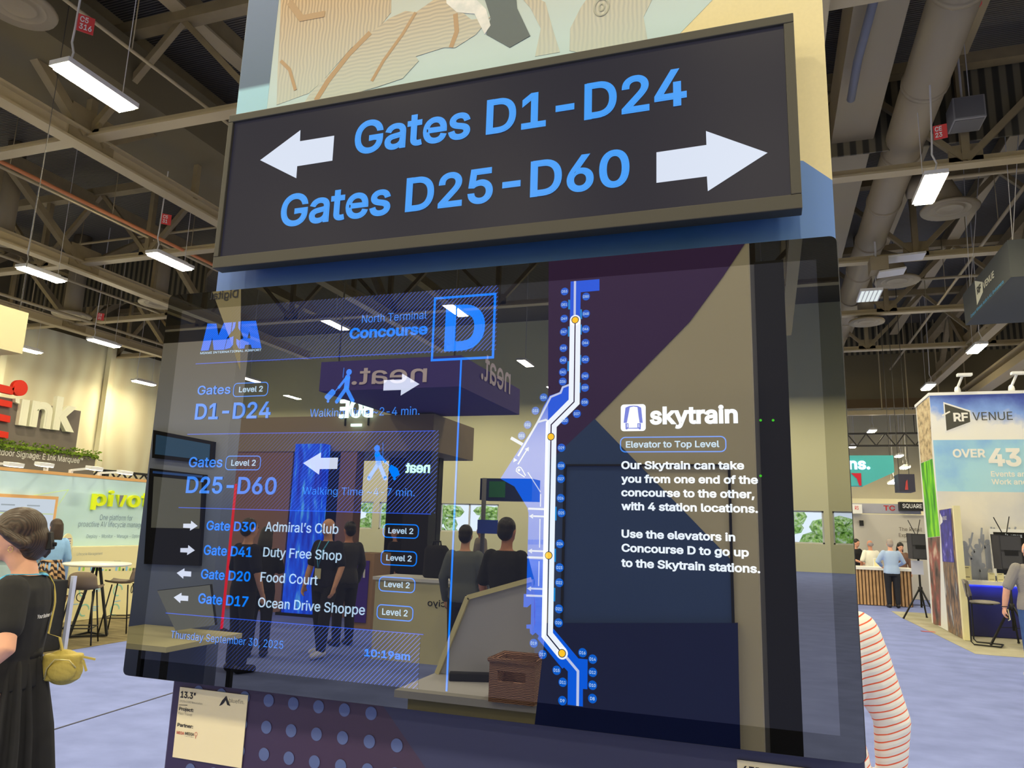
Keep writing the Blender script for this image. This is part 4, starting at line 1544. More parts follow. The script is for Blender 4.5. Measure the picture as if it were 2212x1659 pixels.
    if hair[0] == 'short':
        mb.ell(hd((0, -.010, 1.660)), (.086, .100, .096), 20, hr)
        mb.ell(hd((0, -.035, 1.615)), (.080, .078, .085), 16, hr)
    elif hair[0] == 'balding':
        mb.ell(hd((0, -.03, 1.620)), (.084, .082, .062), 16, hr)
    elif hair[0] == 'long':
        mb.ell(hd((0, -.008, 1.664)), (.090, .105, .098), 20, hr)
        mb.loft([(hd((0, -.045, z)).x, hd((0, -.045, z)).y, hd((0, 0, z)).z, rx, ry) for z, rx, ry in ((1.68, .085, .08), (1.58, .098, .085), (1.48, .104, .07), (1.42, .098, .05))])
    if mb.v:
        if hair[0] != 'bun':
            mesh_obj('hair', remeshed(mb, max(vox * .7, .008), 2), hm, root)
    s = h / 1.74
    root.scale = (s, s, s)
    root.location = (x, y, 0)
    root.rotation_euler = (0, 0, math.radians(heading))
    root['_hd'] = 0
    del root['_hd']
    return root, hd, hr


def lobj(mb, name, m, root, smooth=False, bevel=0.0):
    """a part whose shape is given in the figure's own coordinates"""
    o = mb.obj(name, m, None, smooth, bevel)
    o.parent = root
    return o

# ------------------------------------------------------------------ left of the column
def heading_to(dx, dy):
    return math.degrees(math.atan2(-dx, dy))


# woman in black, nearest person on the left
P = EYE + ray(62, 1180) * 3.5
wo, hd, hr = person('woman in black with brown hair in a claw clip at the left edge', P.x, P.y, heading_to(-.82, -.575), 1.72, m_skin, ('bun', None), (m_black_cloth, 'short'), ('skirt', m_black_cloth, .12), m_shoe,
                    armL=((-.275, -.055, 1.15), (-.255, .13, .99)), armR=((.25, .05, 1.14), (.2, .27, 1.02)), vox=.009, width=1.08, head_turn=.12, head_fwd=.05, slv=.62)
mb = MB()
mb.ell(hd((0, -.006, 1.664)), (.091, .110, .100), 24, hr)
mb.ell(hd((0, -.060, 1.610)), (.080, .075, .085), 20, hr)
mb.ell(hd((0, -.085, 1.585)), (.055, .050, .062), 16, hr)
mb.ell(hd((0, -.062, 1.545)), (.060, .050, .040), 16, hr)
for s in (-1, 1):
    mb.limb([hd((s * .078, .07, 1.665)), hd((s * .085, .03, 1.63)), hd((s * .076, -.04, 1.59))], [.014, .02, .03], 10)
mb.limb([hd((.02, -.115, 1.60)), hd((.03, -.128, 1.55)), hd((.02, -.12, 1.525))], [.018, .014, .006], 10)
mesh_obj('hair', remeshed(mb, .007, 2), m_hbrown, wo)
lobj(MB().obox(hd((0, -.132, 1.605)), (.085, .055, .028), (0, .2, 1), (0, -1, 0)).obox(hd((0.0, -.15, 1.59)), (.03, .012, .02), (0, 1, 0)), 'claw_clip', m_black, wo, False, .005)
mb = MB()
for s in (-1, 1):
    mb.tube([hd((s * .083, .0, 1.635)), hd((s * .08, .07, 1.642)), hd((s * .07, .112, 1.642))], .003, 6)
    mb.tube([hd((s * (.036 + .03 * math.cos(a * PI / 6)), .118, 1.632 + .022 * math.sin(a * PI / 6))) for a in range(13)], .0025, 6)
mb.tube([hd((-.008, .122, 1.638)), hd((.008, .122, 1.638))], .0025, 6)
lobj(mb, 'spectacles', m_grey, wo, True)
for s in (-1, 1):
    c = hd((s * .083, .008, 1.566))
    lobj(MB().tube([c + Vector((0, .010 * math.cos(a * PI / 6), .013 * math.sin(a * PI / 6))) for a in range(13)], .0016, 6), 'earring', mat('gold_%d' % (s + 1), (214, 178, 96), .9, .3, .8), wo, True)
shirt = [c for c in wo.children if c.name.startswith('shirt')][0]
bv = BVHTree.FromPolygons([v.co for v in shirt.data.vertices], [tuple(p.vertices) for p in shirt.data.polygons])


def hug(v, lift):
    """nearest point on the shirt, lifted off it"""
    loc, nrm, _, _ = bv.find_nearest(v)
    return loc + nrm * lift


mb = MB()
text(mb, 'Your Business Accelerator', Vector((-.115, -.2, 1.255)), Vector((.115, -.2, 1.255)), Z3 * .018, (0, -1, 0), .02)
mb.move(lambda v: hug(Vector((v.x, -.14, v.z)), .002))
lobj(mb, 'shirt_lettering', m_white, wo)


def band(path, w, lift, name, m, root, flat=True):
    """strap laid on the shirt along path (points local to the figure)"""
    pts = []
    for a, b in zip(path, path[1:]):
        for i in range(8):
            pts.append(Vector(a).lerp(Vector(b), i / 8))
    pts.append(Vector(path[-1]))
    mb = MB()
    L_ = []
    for i, p in enumerate(pts):
        loc, n, _, d = bv.find_nearest(p)
        q = loc + n * lift if d < .07 else p
        t = (pts[min(i + 1, len(pts) - 1)] - pts[max(i - 1, 0)]).normalized()
        s_ = t.cross(n).normalized() * w / 2
        L_ += [q - s_, q + s_, q + s_ + n * .003, q - s_ + n * .003]
    mb.v = L_
    for i in range(len(pts) - 1):
        for k in range(4):
            mb.f.append([i * 4 + k, i * 4 + (k + 1) % 4, (i + 1) * 4 + (k + 1) % 4, (i + 1) * 4 + k])
    return lobj(mb, name, m, root, True)


m_teal = mat('teal_lanyard', (72, 158, 170), .9)
m_olive = mat('olive_yellow_nylon', (176, 150, 62), .9, .6, bump=.3, bscale=30)
band([(.07, -.05, 1.47), (.0, -.10, 1.455), (-.07, -.05, 1.47), (-.075, .06, 1.43), (-.03, .13, 1.2), (0, .15, 1.05)], .022, .006, 'lanyard', m_teal, wo)
# crossbody bag: hangs from its strap behind her hip
bag = thing('crossbody_bag', 'olive yellow crossbody bag hanging behind the woman in black', 'bag', (0, 0, 0))
mb = MB().ell((0, 0, 0), (.05, .085, .075), 24).ell((0, -.01, -.02), (.055, .08, .065), 24).loft([(0, 0, -.06, .05, .08), (0, 0, .055, .045, .085)], 24, 3)
mesh_obj('pouch', remeshed(mb, .007, 3), m_olive, bag)
MB().ell((-.048, -.012, -.015), (.016, .062, .048), 16).obj('pocket', m_olive, bag, True)
MB().tube([(-.055, -.07, .0), (-.062, -.04, .035), (-.062, .02, .04), (-.056, .05, .0), (-.05, .055, -.05)], .003, 6).obj('zip', mat('zip_gold', (206, 184, 110), .9, .4, .5), bag, True)
MB().bar((-.03, -.085, .045), (-.02, -.14, .03), .009).bar((-.03, -.09, .03), (-.03, -.11, -.02), .009).obj('zip_pull', m_olive, bag)
bag.parent = None
bag.location = wo.matrix_basis @ Vector((.0, -.215, 1.03))
bag.rotation_euler = wo.rotation_euler
mwi = Matrix.LocRotScale(bag.location, bag.rotation_euler, None).inverted() @ wo.matrix_basis
path = [(-.0, -.205, 1.10), (.0, -.185, 1.16), (.02, -.155, 1.24), (.06, -.13, 1.36), (.10, -.06, 1.45), (.11, .04, 1.43), (.09, .10, 1.36)]
pts = []
for a, b in zip(path, path[1:]):
    for i in range(6):
        pts.append(Vector(a).lerp(Vector(b), i / 6))
mb = MB()
vs = []
for i, p in enumerate(pts):
    loc, n, _, d = bv.find_nearest(p)
    q = loc + n * .009 if d < .06 else p
    t = (pts[min(i + 1, len(pts) - 1)] - pts[max(i - 1, 0)]).normalized()
    s_ = t.cross(n).normalized() * .016
    for w in (q - s_, q + s_, q + s_ + n * .004, q - s_ + n * .004):
        vs.append(mwi @ w)
mb.v = vs
mb.f = [[i * 4 + k, i * 4 + (k + 1) % 4, (i + 1) * 4 + (k + 1) % 4, (i + 1) * 4 + k] for i in range(len(pts) - 1) for k in range(4)]
st = mb.obj('strap', m_olive, None, True)
st.data.transform(Matrix.Identity(4))
st.parent = bag
q = mwi @ Vector((.01, -.175, 1.20))
MB().obox(q, (.05, .036, .012), (0, .3, 1), (0, 1, 0)).obj('strap_buckle', mat('brass', (210, 186, 110), .9, .35, .6), bag)

# tan booth carpet
m_tanc = cloud_mat('tan_carpet', [(.35, (132, 112, 66)), (.65, (176, 152, 92))], 1.6, 2.5, .95, 6, (1, 4, 1))
solo(MB().box((-16, 3.5, 0.001), (-8.5, 17, .004)), 'booth_carpet', m_tanc, 'tan carpet under the bar table and stools at left', 'carpet')

# the lifecycle booth wall
PX = -11.0
m_mint = cloud_mat('mint_print', [(.3, (190, 212, 182)), (.6, (206, 224, 196))], 1.12, .8)
pw = thing('booth_wall', 'mint green booth wall with raised yellow-green lettering at left', 'booth wall', (PX - .1, 10, 0))
MB().box((PX - .14, 4.5, .009), (PX, 15, 2.33)).obj('wall_panel', m_mint, pw)
MB().box((PX - .15, 4.5, 2.33), (PX + .01, 15, 2.38)).obj('top_trim', mat('orange_wood', (206, 150, 78), .9), pw)


def W(x, y, lift=.01):
    return at_x(x, y, PX + lift)


def wtext(mb, body, l, r, cap, bold=0, lift=.006, depth=0.0, X=None):
    X = PX if X is None else X
    p, q, t = at_x(*l, X + lift), at_x(*r, X + lift), at_x(*cap, X + lift)
    z = (p.z + q.z) / 2
    return text(mb, body, Vector((p.x, p.y, z)), Vector((q.x, q.y, z)), Z3 * (t.z - p.z), X3, bold, depth)


m_lime = mat('lime_letter', (222, 232, 20), .95, .4)
lx = [(195, 224, 'p'), (230, 239, 'i'), (246, 268, 'v'), (271, 298, 'o'), (302, 320, 't')]
for a, b, ch in lx:
    y_ = 1094 + (a - 230) * .04
    mb = MB()
    wtext(mb, ch, (a, y_), (b, y_), (a, y_ - 34), .018, .004, .05)
    mb.obj('raised_letter', m_lime, pw)
p, q, r_ = W(259, 1070, .06), W(268, 1070, .06), W(257, 1094, .06)
MB().prism([p, q, r_], (-.01, 0, 0)).obj('letter_accent', m_grey, pw)
m_gink = mat('grey_ink', (122, 136, 130), .9)
for w_ in (('One platform for', (215, 1124), (286, 1124), (215, 1112), -.004), ('proactive AV lifecycle management', (169, 1137), (328, 1140), (169, 1125), -.004),
           ('Deploy - Monitor - Manage - Optimize', (187, 1161), (310, 1163), (187, 1153), -.004)):
    mb = MB()
    wtext(mb, *w_)
    mb.obj('slogan_lettering', m_gink, pw)
pts = [W(*p, .004) for p in ((62, 1072), (148, 1058), (120, 1100))]
stroke(MB(), pts, .008, X3).obj('print_line', mat('lime_line', (206, 224, 110), .9), pw)
# wood framed screen on that wall
ds = thing('wall_screen', 'wood framed wall screen behind the woman in black', 'screen', (PX, 8, 1.0))
zt_ = (W(0, 1066).z + W(120, 1073).z) / 2
y1_ = W(118, 1100).y
MB().box((PX + .002, 6.6, 1.0), (PX + .06, y1_, zt_)).obj('wood_frame', mat('screen_wood', (214, 156, 84), .9), ds)
MB().box((PX + .06, 6.65, 1.05), (PX + .064, y1_ - .05, zt_ - .05)).obj('screen_face', glow('pale_screen', (205, 218, 232), .85), ds)
m_sgrey = glow('screen_grey', (160, 172, 180), .8)
for j in range(4):
    z = zt_ - .17 - j * .10
    for i in range(4):
        y = 7.35 + i * .42
        if y < y1_ - .3: MB().box((PX + .0645, y, z), (PX + .066, y + .22, z + .02)).obj('screen_text_line', m_sgrey, ds)
MB().box((PX + .0645, 7.0, zt_ - .29), (PX + .066, y1_ - .06, zt_ - .275)).obj('screen_line', glow('screen_lime', (205, 222, 150), .8), ds)

# printed chart counter below
lc = thing('chart_panel', 'cream printed panel of bars and circles below the booth wall lettering', 'printed panel', (PX + .15, 11, 0))
PX2 = PX + .32
yl, zc = at_x(157, 1182, PX2), at_x(300, 1182, PX2)
m_cream = mat('cream_panel_print', (240, 220, 146), 1.08, .55)
MB().box((PX + .005, yl.y, 0.01), (PX2, 14.5, yl.z)).obj('panel', m_cream, lc)


def U(x, y, l=.004): return at_x(x, y, PX2 + l)


mb = MB()
wtext(mb, 'Lifecycle Management', (166, 1199), (221, 1199), (166, 1193), -.01, .004, 0, PX2)
wtext(mb, 'Opportunities', (246, 1214), (261, 1214), (246, 1210), -.01, .004, 0, PX2)
mb.obj('panel_lettering', m_gink, lc)
mbs = {k: mat('chart_' + k, c, .9) for k, c in (('a', (128, 176, 190)), ('b', (150, 196, 60)), ('c', (60, 76, 40)))}
for i, (x, hgt, k) in enumerate(((169, 12, 'a'), (178, 10, 'b'), (195, 8, 'a'), (203, 7, 'b'), (211, 6, 'c'), (219, 4, 'a'), (227, 3, 'b'), (235, 3, 'c'), (249, 8, 'a'), (256, 10, 'b'), (264, 5, 'c'), (271, 9, 'a'), (279, 6, 'b'), (286, 6, 'c'))):
    p, q = U(x, 1233), U(x + 4, 1233)
    z1_ = U(x, 1233 - hgt).z
    MB().quad(p, Vector((p.x, q.y, p.z)), Vector((p.x, q.y, z1_)), Vector((p.x, p.y, z1_))).obj('chart_bar', mbs[k], lc)
m_cring = mat('chart_ring', (140, 190, 150), .9)
for cx_, cy_ in ((182, 1276), (255, 1275), (182, 1318), (248, 1317)):
    c = U(cx_, cy_)
    stroke(MB(), [c + Vector((0, .09 * math.cos(a * PI / 10), .09 * math.sin(a * PI / 10))) for a in range(17)], .02, X3).obj('chart_ring', m_cring, lc)
mb = MB()
for cx_, cy_, n_ in ((206, 1270, 3), (199, 1312, 3), (246, 1300, 1), (155, 1307, 1)):
    for j in range(n_):
        p, q = U(cx_, cy_ + j * 4), U(cx_ + 14 - 2 * j, cy_ + j * 4)
        mb.quad(p, Vector((p.x, q.y, p.z)), Vector((p.x, q.y, p.z + .014)), Vector((p.x, p.y, p.z + .014)))
mb.obj('chart_notes', mat('note_blue', (140, 180, 196), .9), lc)

# speech-bubble sign
c = at_x(145, 1176, -10.45)
sb = thing('bubble_sign', 'cream speech bubble sign on a blue-grey post beside the woman in blue', 'sign', (c.x, c.y, 0))
MB().prism([c + Vector((0, .10 * math.cos(a * PI / 12), .17 * math.sin(a * PI / 12))) for a in range(24)], (-.02, 0, 0)).obj('bubble_board', m_cream, sb)
MB().box((c.x - .04, c.y - .05, .008), (c.x - .02, c.y + .10, c.z)).obj('post', mat('blue_grey_post', (128, 144, 164), .9), sb)
mb = MB()
for j in range(5):
    z = c.z + .08 - j * .037
    mb.quad(Vector((c.x + .002, c.y - .06, z)), Vector((c.x + .002, c.y + .06, z)), Vector((c.x + .002, c.y + .06, z + .014)), Vector((c.x + .002, c.y - .06, z + .014)))
mb.obj('bubble_lettering', mat('purple_ink', (110, 90, 140), .9), sb)

# arm lights on the wall top
for (ax, ay), (bx, by) in (((-6, 1006), (30, 1003)), ((98, 1020), (96, 1003)), ((152, 1026), (204, 1011)), ((214, 1032), (270, 1020))):
    a_, b_ = at_x(ax, ay, PX - .05), at_x(bx, by, PX + .45)
    a_.z = 2.38
    t = thing('arm_light', {-6: 'arm light at the far left on top of the booth wall', 98: 'arm light glowing under the grey fascia lettering', 152: 'white arm light right of the fascia end', 214: 'rightmost arm light on the booth wall, near the display'}[ax], 'arm light', a_, 'arm lights on the booth wall')
    MB().bar(a_, a_ + Vector((0, 0, .06)), .05).bar(a_ + Vector((0, 0, .05)), b_, .035).obj('arm', m_white, t)
    MB().obox(b_, (.13, .24, .05), (1, 0, -.15)).obj('lamp_head', m_white, t)
    MB().obox(b_ + Vector((.0, 0, -.03)), (.12, .22, .01), (1, 0, -.15)).obj('lamp_glow', glow('arm_glow_%d' % (ax + 6), (255, 248, 225), 6), t)

# the grey sign booth behind, with leafy ledge
EX = -13.3
es = thing('hanging_sign', 'grey sign board with big raised pale letters above the leafy ledge', 'sign', (EX, 10, 2.3))
m_taupe = mat('taupe_board', (112, 98, 76), .85, .7)
tl_, br_ = at_x(175, 888, EX), at_x(163, 972, EX)
zf = (at_x(0, 957, EX).z + at_x(208, 982, EX).z) / 2 - .06
MB().box((EX - .3, 6.5, zf), (EX, (tl_.y + br_.y) / 2, tl_.z)).obj('board', m_taupe, es)
m_pale = mat('pale_letter', (240, 226, 170), .95, .5)
for ch, a, b in (('\u0131', 32, 49), ('n', 55, 101), ('k', 106, 152)):
    mb = MB()
    y_ = 918 + (a - 32) * .135
    wtext(mb, ch, (a, y_), (b, y_ + (b - a) * .135), (a, y_ - 74), .035, .003, .09, EX)
    mb.obj('raised_letter', m_pale, es)
MB().prism([at_x(*p, EX + .002) for p in ((27, 861), (36, 862), (36, 873), (27, 869))], (.08, 0, 0)).obj('letter_serif', m_pale, es)
m_redl = mat('red_letter', (222, 40, 12), .95, .45)
mb = MB()
for p in (((-34, 856), (20, 868), (19, 881), (-34, 870)), ((-34, 888), (16, 899), (15, 913), (-34, 903)), ((-34, 925), (12, 934), (11, 947), (-34, 940)), ((-36, 856), (-22, 858), (-22, 943), (-36, 940))):
    mb.prism([at_x(*q, EX + .002) for q in p], (.08, 0, 0))
mb.obj('red_letter', m_redl, es)
mb = MB()
p = [at_x(*q, EX + .06) for q in ((-30, 832), (26, 845), (34, 838))]
mb.bar(p[0], p[1], .08, .14).bar(p[1], p[2], .08, .1)
c = at_x(44, 838, EX + .06)
mb.prism([c + Vector((0, .15 * math.cos(a * PI / 12), .15 * math.sin(a * PI / 12))) for a in range(24)], (-.08, 0, 0))
mb.bar(at_x(-30, 832, EX + .06), at_x(-30, 862, EX + .06), .08, .1)
mb.obj('red_node', m_redl, es)
hl, hrr = at_x(0, 957, EX), at_x(208, 982, EX)
zf = (hl.z + hrr.z) / 2 - .06
fs_ = thing('fascia_board', 'grey fascia board with pale lettering under the leafy ledge', 'sign', (EX, 10, 0))
MB().box((EX - .4, 6.0, 1.9), (EX + .05, hrr.y - .05, zf)).obj('board', m_taupe, fs_)
MB().box((EX - .35, 6.2, 0), (EX - .2, 6.35, 1.9)).box((EX - .35, hrr.y - .4, 0), (EX - .2, hrr.y - .25, 1.9)).obj('post', m_black, fs_)
mb = MB()
wtext(mb, 'Outdoor Signage: E Ink Marquee\u2122', (-22, 981.5), (178, 1001), (-22, 967.5), .014, .056, 0, EX)
mb.obj('fascia_lettering', mat('pale_ink', (236, 220, 180), .95), fs_)
mb = MB()
for i in range(1500):
    y = random.uniform(6.1, hrr.y)
    c = Vector((EX + random.uniform(.01, .14), y, zf + random.uniform(-.07, .12)))
    d = Vector((random.uniform(.1, 1), random.uniform(-1, 1), random.uniform(-.5, 1))).normalized() * random.uniform(.03, .07)
    s_ = d.cross(Vector((random.random() - .5, random.random(), random.random()))).normalized() * .018
    mb.add([c, c + d * .5 + s_, c + d, c + d * .5 - s_], [(0, 1, 2, 3)])
mb.box((EX + .005, 6.1, zf), (EX + .08, hrr.y - .06, zf + .05))
tag(mb.obj('leaf_garland', cloud_mat('garland_leaves', [(.3, (66, 96, 20)), (.7, (158, 178, 40))], .9, 9)), 'green leaf garland along the top of the grey fascia board', 'foliage', kind='stuff')

# black lattice girder beyond
mb, my = MB(), 0
a_, b_ = at_x(200, 1014, EX - .6), at_x(330, 1030, EX - .6)
za, zb_ = a_.z, a_.z - .16
for z in (za, zb_):
    mb.bar((EX - .6, a_.y, z), (EX - .6, 17, z), .05)
y = a_.y
while y < 16.8:
    mb.bar((EX - .6, y, zb_), (EX - .6, y + .16, za), .03).bar((EX - .6, y + .16, za), (EX - .6, y + .32, zb_), .03)
    y += .32
mb.box((EX - .65, a_.y + .3, 0), (EX - .55, a_.y + .4, za)).box((EX - .65, 16.6, 0), (EX - .55, 16.7, za))
solo(mb, 'lattice_girder', m_black, 'black lattice girder right of the grey fascia', 'girder')

# cream hanging box at far left
X_ = -12.0
cb = [at_x(*p, X_) for p in ((0, 655), (62, 679), (46, 765), (0, 752))]
zt_, zb_ = (cb[0].z + cb[1].z) / 2, (cb[2].z + cb[3].z) / 2
hb = thing('hanging_box', 'plain cream box banner hanging at the left edge', 'banner', (X_, cb[1].y, zt_))
MB().box((X_ - 3, 4.5, zb_), (X_, cb[1].y, zt_)).obj('banner_box', m_cream, hb)
for y_ in (5, cb[1].y - .1):
    MB().tube([(X_ - .1, y_, zt_), (X_ - .1, y_, 13.58)], .007, 5).obj('hanging_wire', m_dcord, hb)

# draped table with a silver corner post
q = at_z(138, 1404, 0)
dt = thing('draped_table', 'black draped table with a silver edge post behind the woman in black', 'table', (q.x - .4, q.y - .4, 0))
mb = MB()
n_ = 60
ring0, ring1 = [], []
per = [(q.x - .75, q.y - 1.0), (q.x - .03, q.y - 1.0), (q.x - .03, q.y - .03), (q.x - .75, q.y - .03)]
outl = []
for i in range(4):
    a_, b_ = Vector(per[i]), Vector(per[(i + 1) % 4])
    for k_ in range(16):
        outl.append(a_.lerp(b_, k_ / 16))
cx_ = sum(p.x for p in outl) / len(outl); cy_ = sum(p.y for p in outl) / len(outl)
vs = []
for z, f in ((.012, 1.0), (.45, .99), (.855, .975), (.87, .965)):
    for k_, p in enumerate(outl):
        w_ = 1 + (.012 * math.sin(k_ * 2.1) if z < .8 else 0)
        vs.append((cx_ + (p.x - cx_) * f * w_, cy_ + (p.y - cy_) * f * w_, z))
m_ = len(outl)
mb.add(vs, [(i * m_ + k_, i * m_ + (k_ + 1) % m_, (i + 1) * m_ + (k_ + 1) % m_, (i + 1) * m_ + k_) for i in range(3) for k_ in range(m_)] + [tuple(range(3 * m_, 4 * m_))])
mb.obj('black_drape', m_black_cloth, dt, True)
MB().bar((q.x, q.y, 0.01), (q.x, q.y, .92), .05).obj('silver_post', mat('silver', (200, 196, 186), 1, .4, .3), dt)

# bar table
c = at_z(190, 1375, 0)
bt = thing('bar_table', 'white round bar table on black legs beside the mint booth wall', 'table', (c.x, c.y, 0))
MB().lathe([(.02, .985), (.40, .985), (.44, .995), (.45, 1.01), (.44, 1.025), (.02, 1.025)], (c.x, c.y, 0), 40).obj('table_top', mat('white_top', (252, 238, 184), 1, .35), bt, True)
mb = MB()
for a in (0.3, 2.4, 4.5):
    d = Vector((math.cos(a), math.sin(a), 0))
    MB_ = MB().bar(c + d * .04 + Z3 * .98, c + d * .27 + Z3 * .03, .03).obj('leg', m_black, bt)
    e = Vector((math.cos(a + 2.1), math.sin(a + 2.1), 0))
    mb.bar(c + d * .27 + Z3 * .025, c + e * .27 + Z3 * .025, .025)
mb.obj('base_bars', m_black, bt)

m_shell2 = mat('brown_shell', (112, 92, 64), .95, .55)


def stool(label, c, heading):
    t = thing('bar_stool', label, 'stool', (0, 0, 0), 'bar stools')
    mb = MB()
    seg, vs = 14, []
    rows = []
    for j in range(9):
        u = j / 8
        y_ = -.18 + .36 * min(1, u * 1.7) if u < .58 else .18 + .05 * (u - .58)
        rows.append(u)
    prof = [(.20, .72), (.10, .705), (0, .70), (-.10, .705), (-.16, .73), (-.195, .79), (-.21, .87), (-.215, .95)]
    for j, (y_, z_) in enumerate(prof):
        wd = .20 if j < 5 else .20 - .012 * (j - 4)
        for k_ in range(seg + 1):
            u = -1 + 2 * k_ / seg
            cur = .03 * u * u
            vs.append((wd * u, y_ + (cur * 1.4 if j > 4 else 0), z_ + (cur if j <= 4 else (-.05 * u ** 4 if j == len(prof) - 1 else 0))))
    n_ = seg + 1
    mb.add(vs, [(j * n_ + k_, j * n_ + k_ + 1, (j + 1) * n_ + k_ + 1, (j + 1) * n_ + k_) for j in range(len(prof) - 1) for k_ in range(seg)])
    o = mb.obj('seat_shell', m_shell2, t, True)
    so = o.modifiers.new('s', 'SOLIDIFY'); so.thickness = .018
    for sx in (-1, 1):
        for sy in (-1, 1):
            MB().tube([(sx * .13, sy * .11, .695), (sx * .21, sy * .19, .005)], .010, 8).obj('leg', m_black, t, True)
    mb = MB()
    r4 = [(-.185, -.165, .22), (.185, -.165, .22), (.185, .165, .22), (-.185, .165, .22)]
    for i in range(4):
        mb.tube([r4[i], r4[(i + 1) % 4]], .008, 6)
    mb.obj('foot_rail', m_black, t)
    mb = MB()
    mb.tube([(.05 * math.cos(a * PI / 8), -.14, .62 + .055 * math.sin(a * PI / 8)) for a in range(17)], .006, 6)
    mb.obj('ring_handle', m_black, t)
    t.location = c + Z3 * .004
    t.rotation_euler = (0, 0, math.radians(heading))
    return t


c1 = at_z(166, 1392, 0)
stool('brown bar stool tucked at the white table, its back to the camera', c1, 35)
c2 = at_z(252, 1366, 0)
stool('brown bar stool on the tan carpet next to the display edge', c2, 120)

# woman in blue
P = EYE + ray(117, 1165) * 11.0
m_bluec = mat('light_blue_cardigan', (142, 176, 220), .95, .8, bump=.4, bscale=12)
m_plaid = wave_mat('plaid_skirt', (46, 34, 30), (196, 150, 92), .9, 5, 'DIAGONAL', .8, 0, 3)
person('woman in a light blue cardigan and plaid skirt facing the wall screen', P.x, P.y, heading_to(-.9, .25), 1.62, m_skin, ('long', m_hbrown), (m_bluec, 'long'), ('skirt', m_plaid, .55), m_shoe, vox=.014)

# ------------------------------------------------------------------ right of the column
NX = Vector((-1, 0, 0))
# person in the striped shirt standing behind the kiosk
m_stripe = wave_mat('cream_red_stripe', (236, 84, 36), (250, 232, 190), .95, 13.5, 'Z', .8, .1, 1.0, .02, .13, rot=(0, .4, 0))
person('person in a cream shirt with thin orange stripes, standing behind the display', .10, 2.95, 8, 1.75, m_skin, ('short', m_hbrown), (m_stripe, 'long'), ('trousers', m_dkpants), m_shoe,
       armL=((-.25, .03, 1.13), (-.22, .16, .92)), armR=((.245, .0, 1.10), (.235, .03, .84)), vox=.012, width=1.15)

# cream carpet of the sky-blue booth
mb = MB().prism([(2.74, 19.1, .001), (2.98, 13.75, .001), (3.2, 13.72, .001), (12, 13.75, .001), (12, 20.5, .001), (2.74, 20.5, .001)], (0, 0, .003))
solo(mb, 'booth_carpet', cloud_mat('cream_carpet', [(.35, (206, 190, 134)), (.65, (228, 212, 158))], 1.9, 2, .95, 6), 'cream carpet under the sky-blue booth at right', 'carpet')
p = at_z(2006, 1365, 0)
solo(MB().box((p.x - .13, p.y - .06, .0048), (p.x + .11, p.y + .05, .0075)), 'floor_tape', mat('red_tape', (236, 96, 84), 1.6), 'strip of red tape on the aisle carpet at right', 'tape')

# sky-blue booth tower
TX, TY = 3.2, 16.74
tw = thing('booth_tower', 'tall sky-blue printed booth tower with antenna company logo at right', 'booth wall', (TX + 2, TY, 0))
MB().box((TX, TY, .01), (8.5, 18.25, 4.62)).obj('core', mat('tower_core', (225, 214, 180), .95), tw)


def R(x, y, l=.004):
    q = at_y(x, y, TY - l)
    return q


def rv(x, z, l=.003): return Vector((x, TY - l, z))


z950, z1062 = R(2100, 950).z, R(2100, 1062).z
m_sky = grad_mat('storm_sky_print', 2, [(z950 - .1, (238, 224, 180)), (z950 + .3, (232, 220, 184)), (z950 + .48, (128, 156, 200)), (4.62, (64, 80, 140))], .95, .5, noise=1.3)
MB().prism([rv(TX, z950), rv(8.5, z950), rv(8.5, 4.6), rv(TX, 4.6)], (0, .003, 0)).obj('sky_print', m_sky, tw)
MB().prism([rv(TX, z1062), rv(8.5, z1062), rv(8.5, z950), rv(TX, z950)], (0, .003, 0)).obj('aqua_band', cloud_mat('aqua_print', [(.3, (110, 154, 196)), (.5, (166, 204, 206)), (.8, (178, 210, 208))], .95, .7), tw)
MB().prism([rv(TX, .02), rv(8.5, .02), rv(8.5, z1062), rv(TX, z1062)], (0, .003, 0)).obj('haze_print', cloud_mat('haze_print', [(.3, (186, 180, 160)), (.6, (228, 212, 170))], .95, .6), tw)
MB().box((TX - .02, TY - .02, 4.6), (8.5, 18.27, 4.66)).obj('top_trim', m_white, tw)
fz = ztx(2000, 830, 6.38)
mb = MB().prism([R(*fz(*q), .006) for q in ((240, 245), (612, 362), (632, 528), (268, 670))], (0, .002, 0))
mb.obj('logo_edge', m_white, tw)
m_olv = mat('olive_black', (72, 68, 50), .9)
MB().prism([R(*fz(*q), .009) for q in ((258, 272), (600, 382), (612, 518), (286, 640))], (0, .002, 0)).obj('logo_plate', m_olv, tw)


def rtext(mb, body, l, r, c, bold, lift=.011):
    a_, b_, t = R(*l, lift), R(*r, lift), R(*c, lift)
    z = (a_.z + b_.z) / 2
    return text(mb, body, Vector((a_.x, a_.y, z)), Vector((b_.x, b_.y, z)), Z3 * (t.z - a_.z), NF, bold)


mb = MB()
rtext(mb, 'RF', fz(385, 515), fz(588, 510), fz(390, 395), .03)
stroke(mb, [R(*fz(225, 432), .011), R(*fz(332, 376), .011)], .03, NF)
m_cink = mat('cream_ink', (244, 226, 184), .95)
mb.obj('logo_lettering', m_cink, tw)
for w_ in (('OVER', fz(375, 1012), fz(828, 1008), fz(378, 895), .03), ('43', fz(870, 1132), fz(1325, 1134), fz(872, 882), .035),
           ('Events ar', fz(900, 1274), fz(1362, 1274), fz(902, 1200), .02), ('Work and', fz(908, 1382), fz(1400, 1382), fz(910, 1308), .02)):
    mb = MB()
    rtext(mb, *w_)
    mb.obj('band_lettering', m_cink, tw)
mb = MB()
rtext(mb, 'VENUE', fz(648, 497), fz(1200, 493), fz(650, 385), .0)
mb.obj('dark_lettering', m_olv, tw)
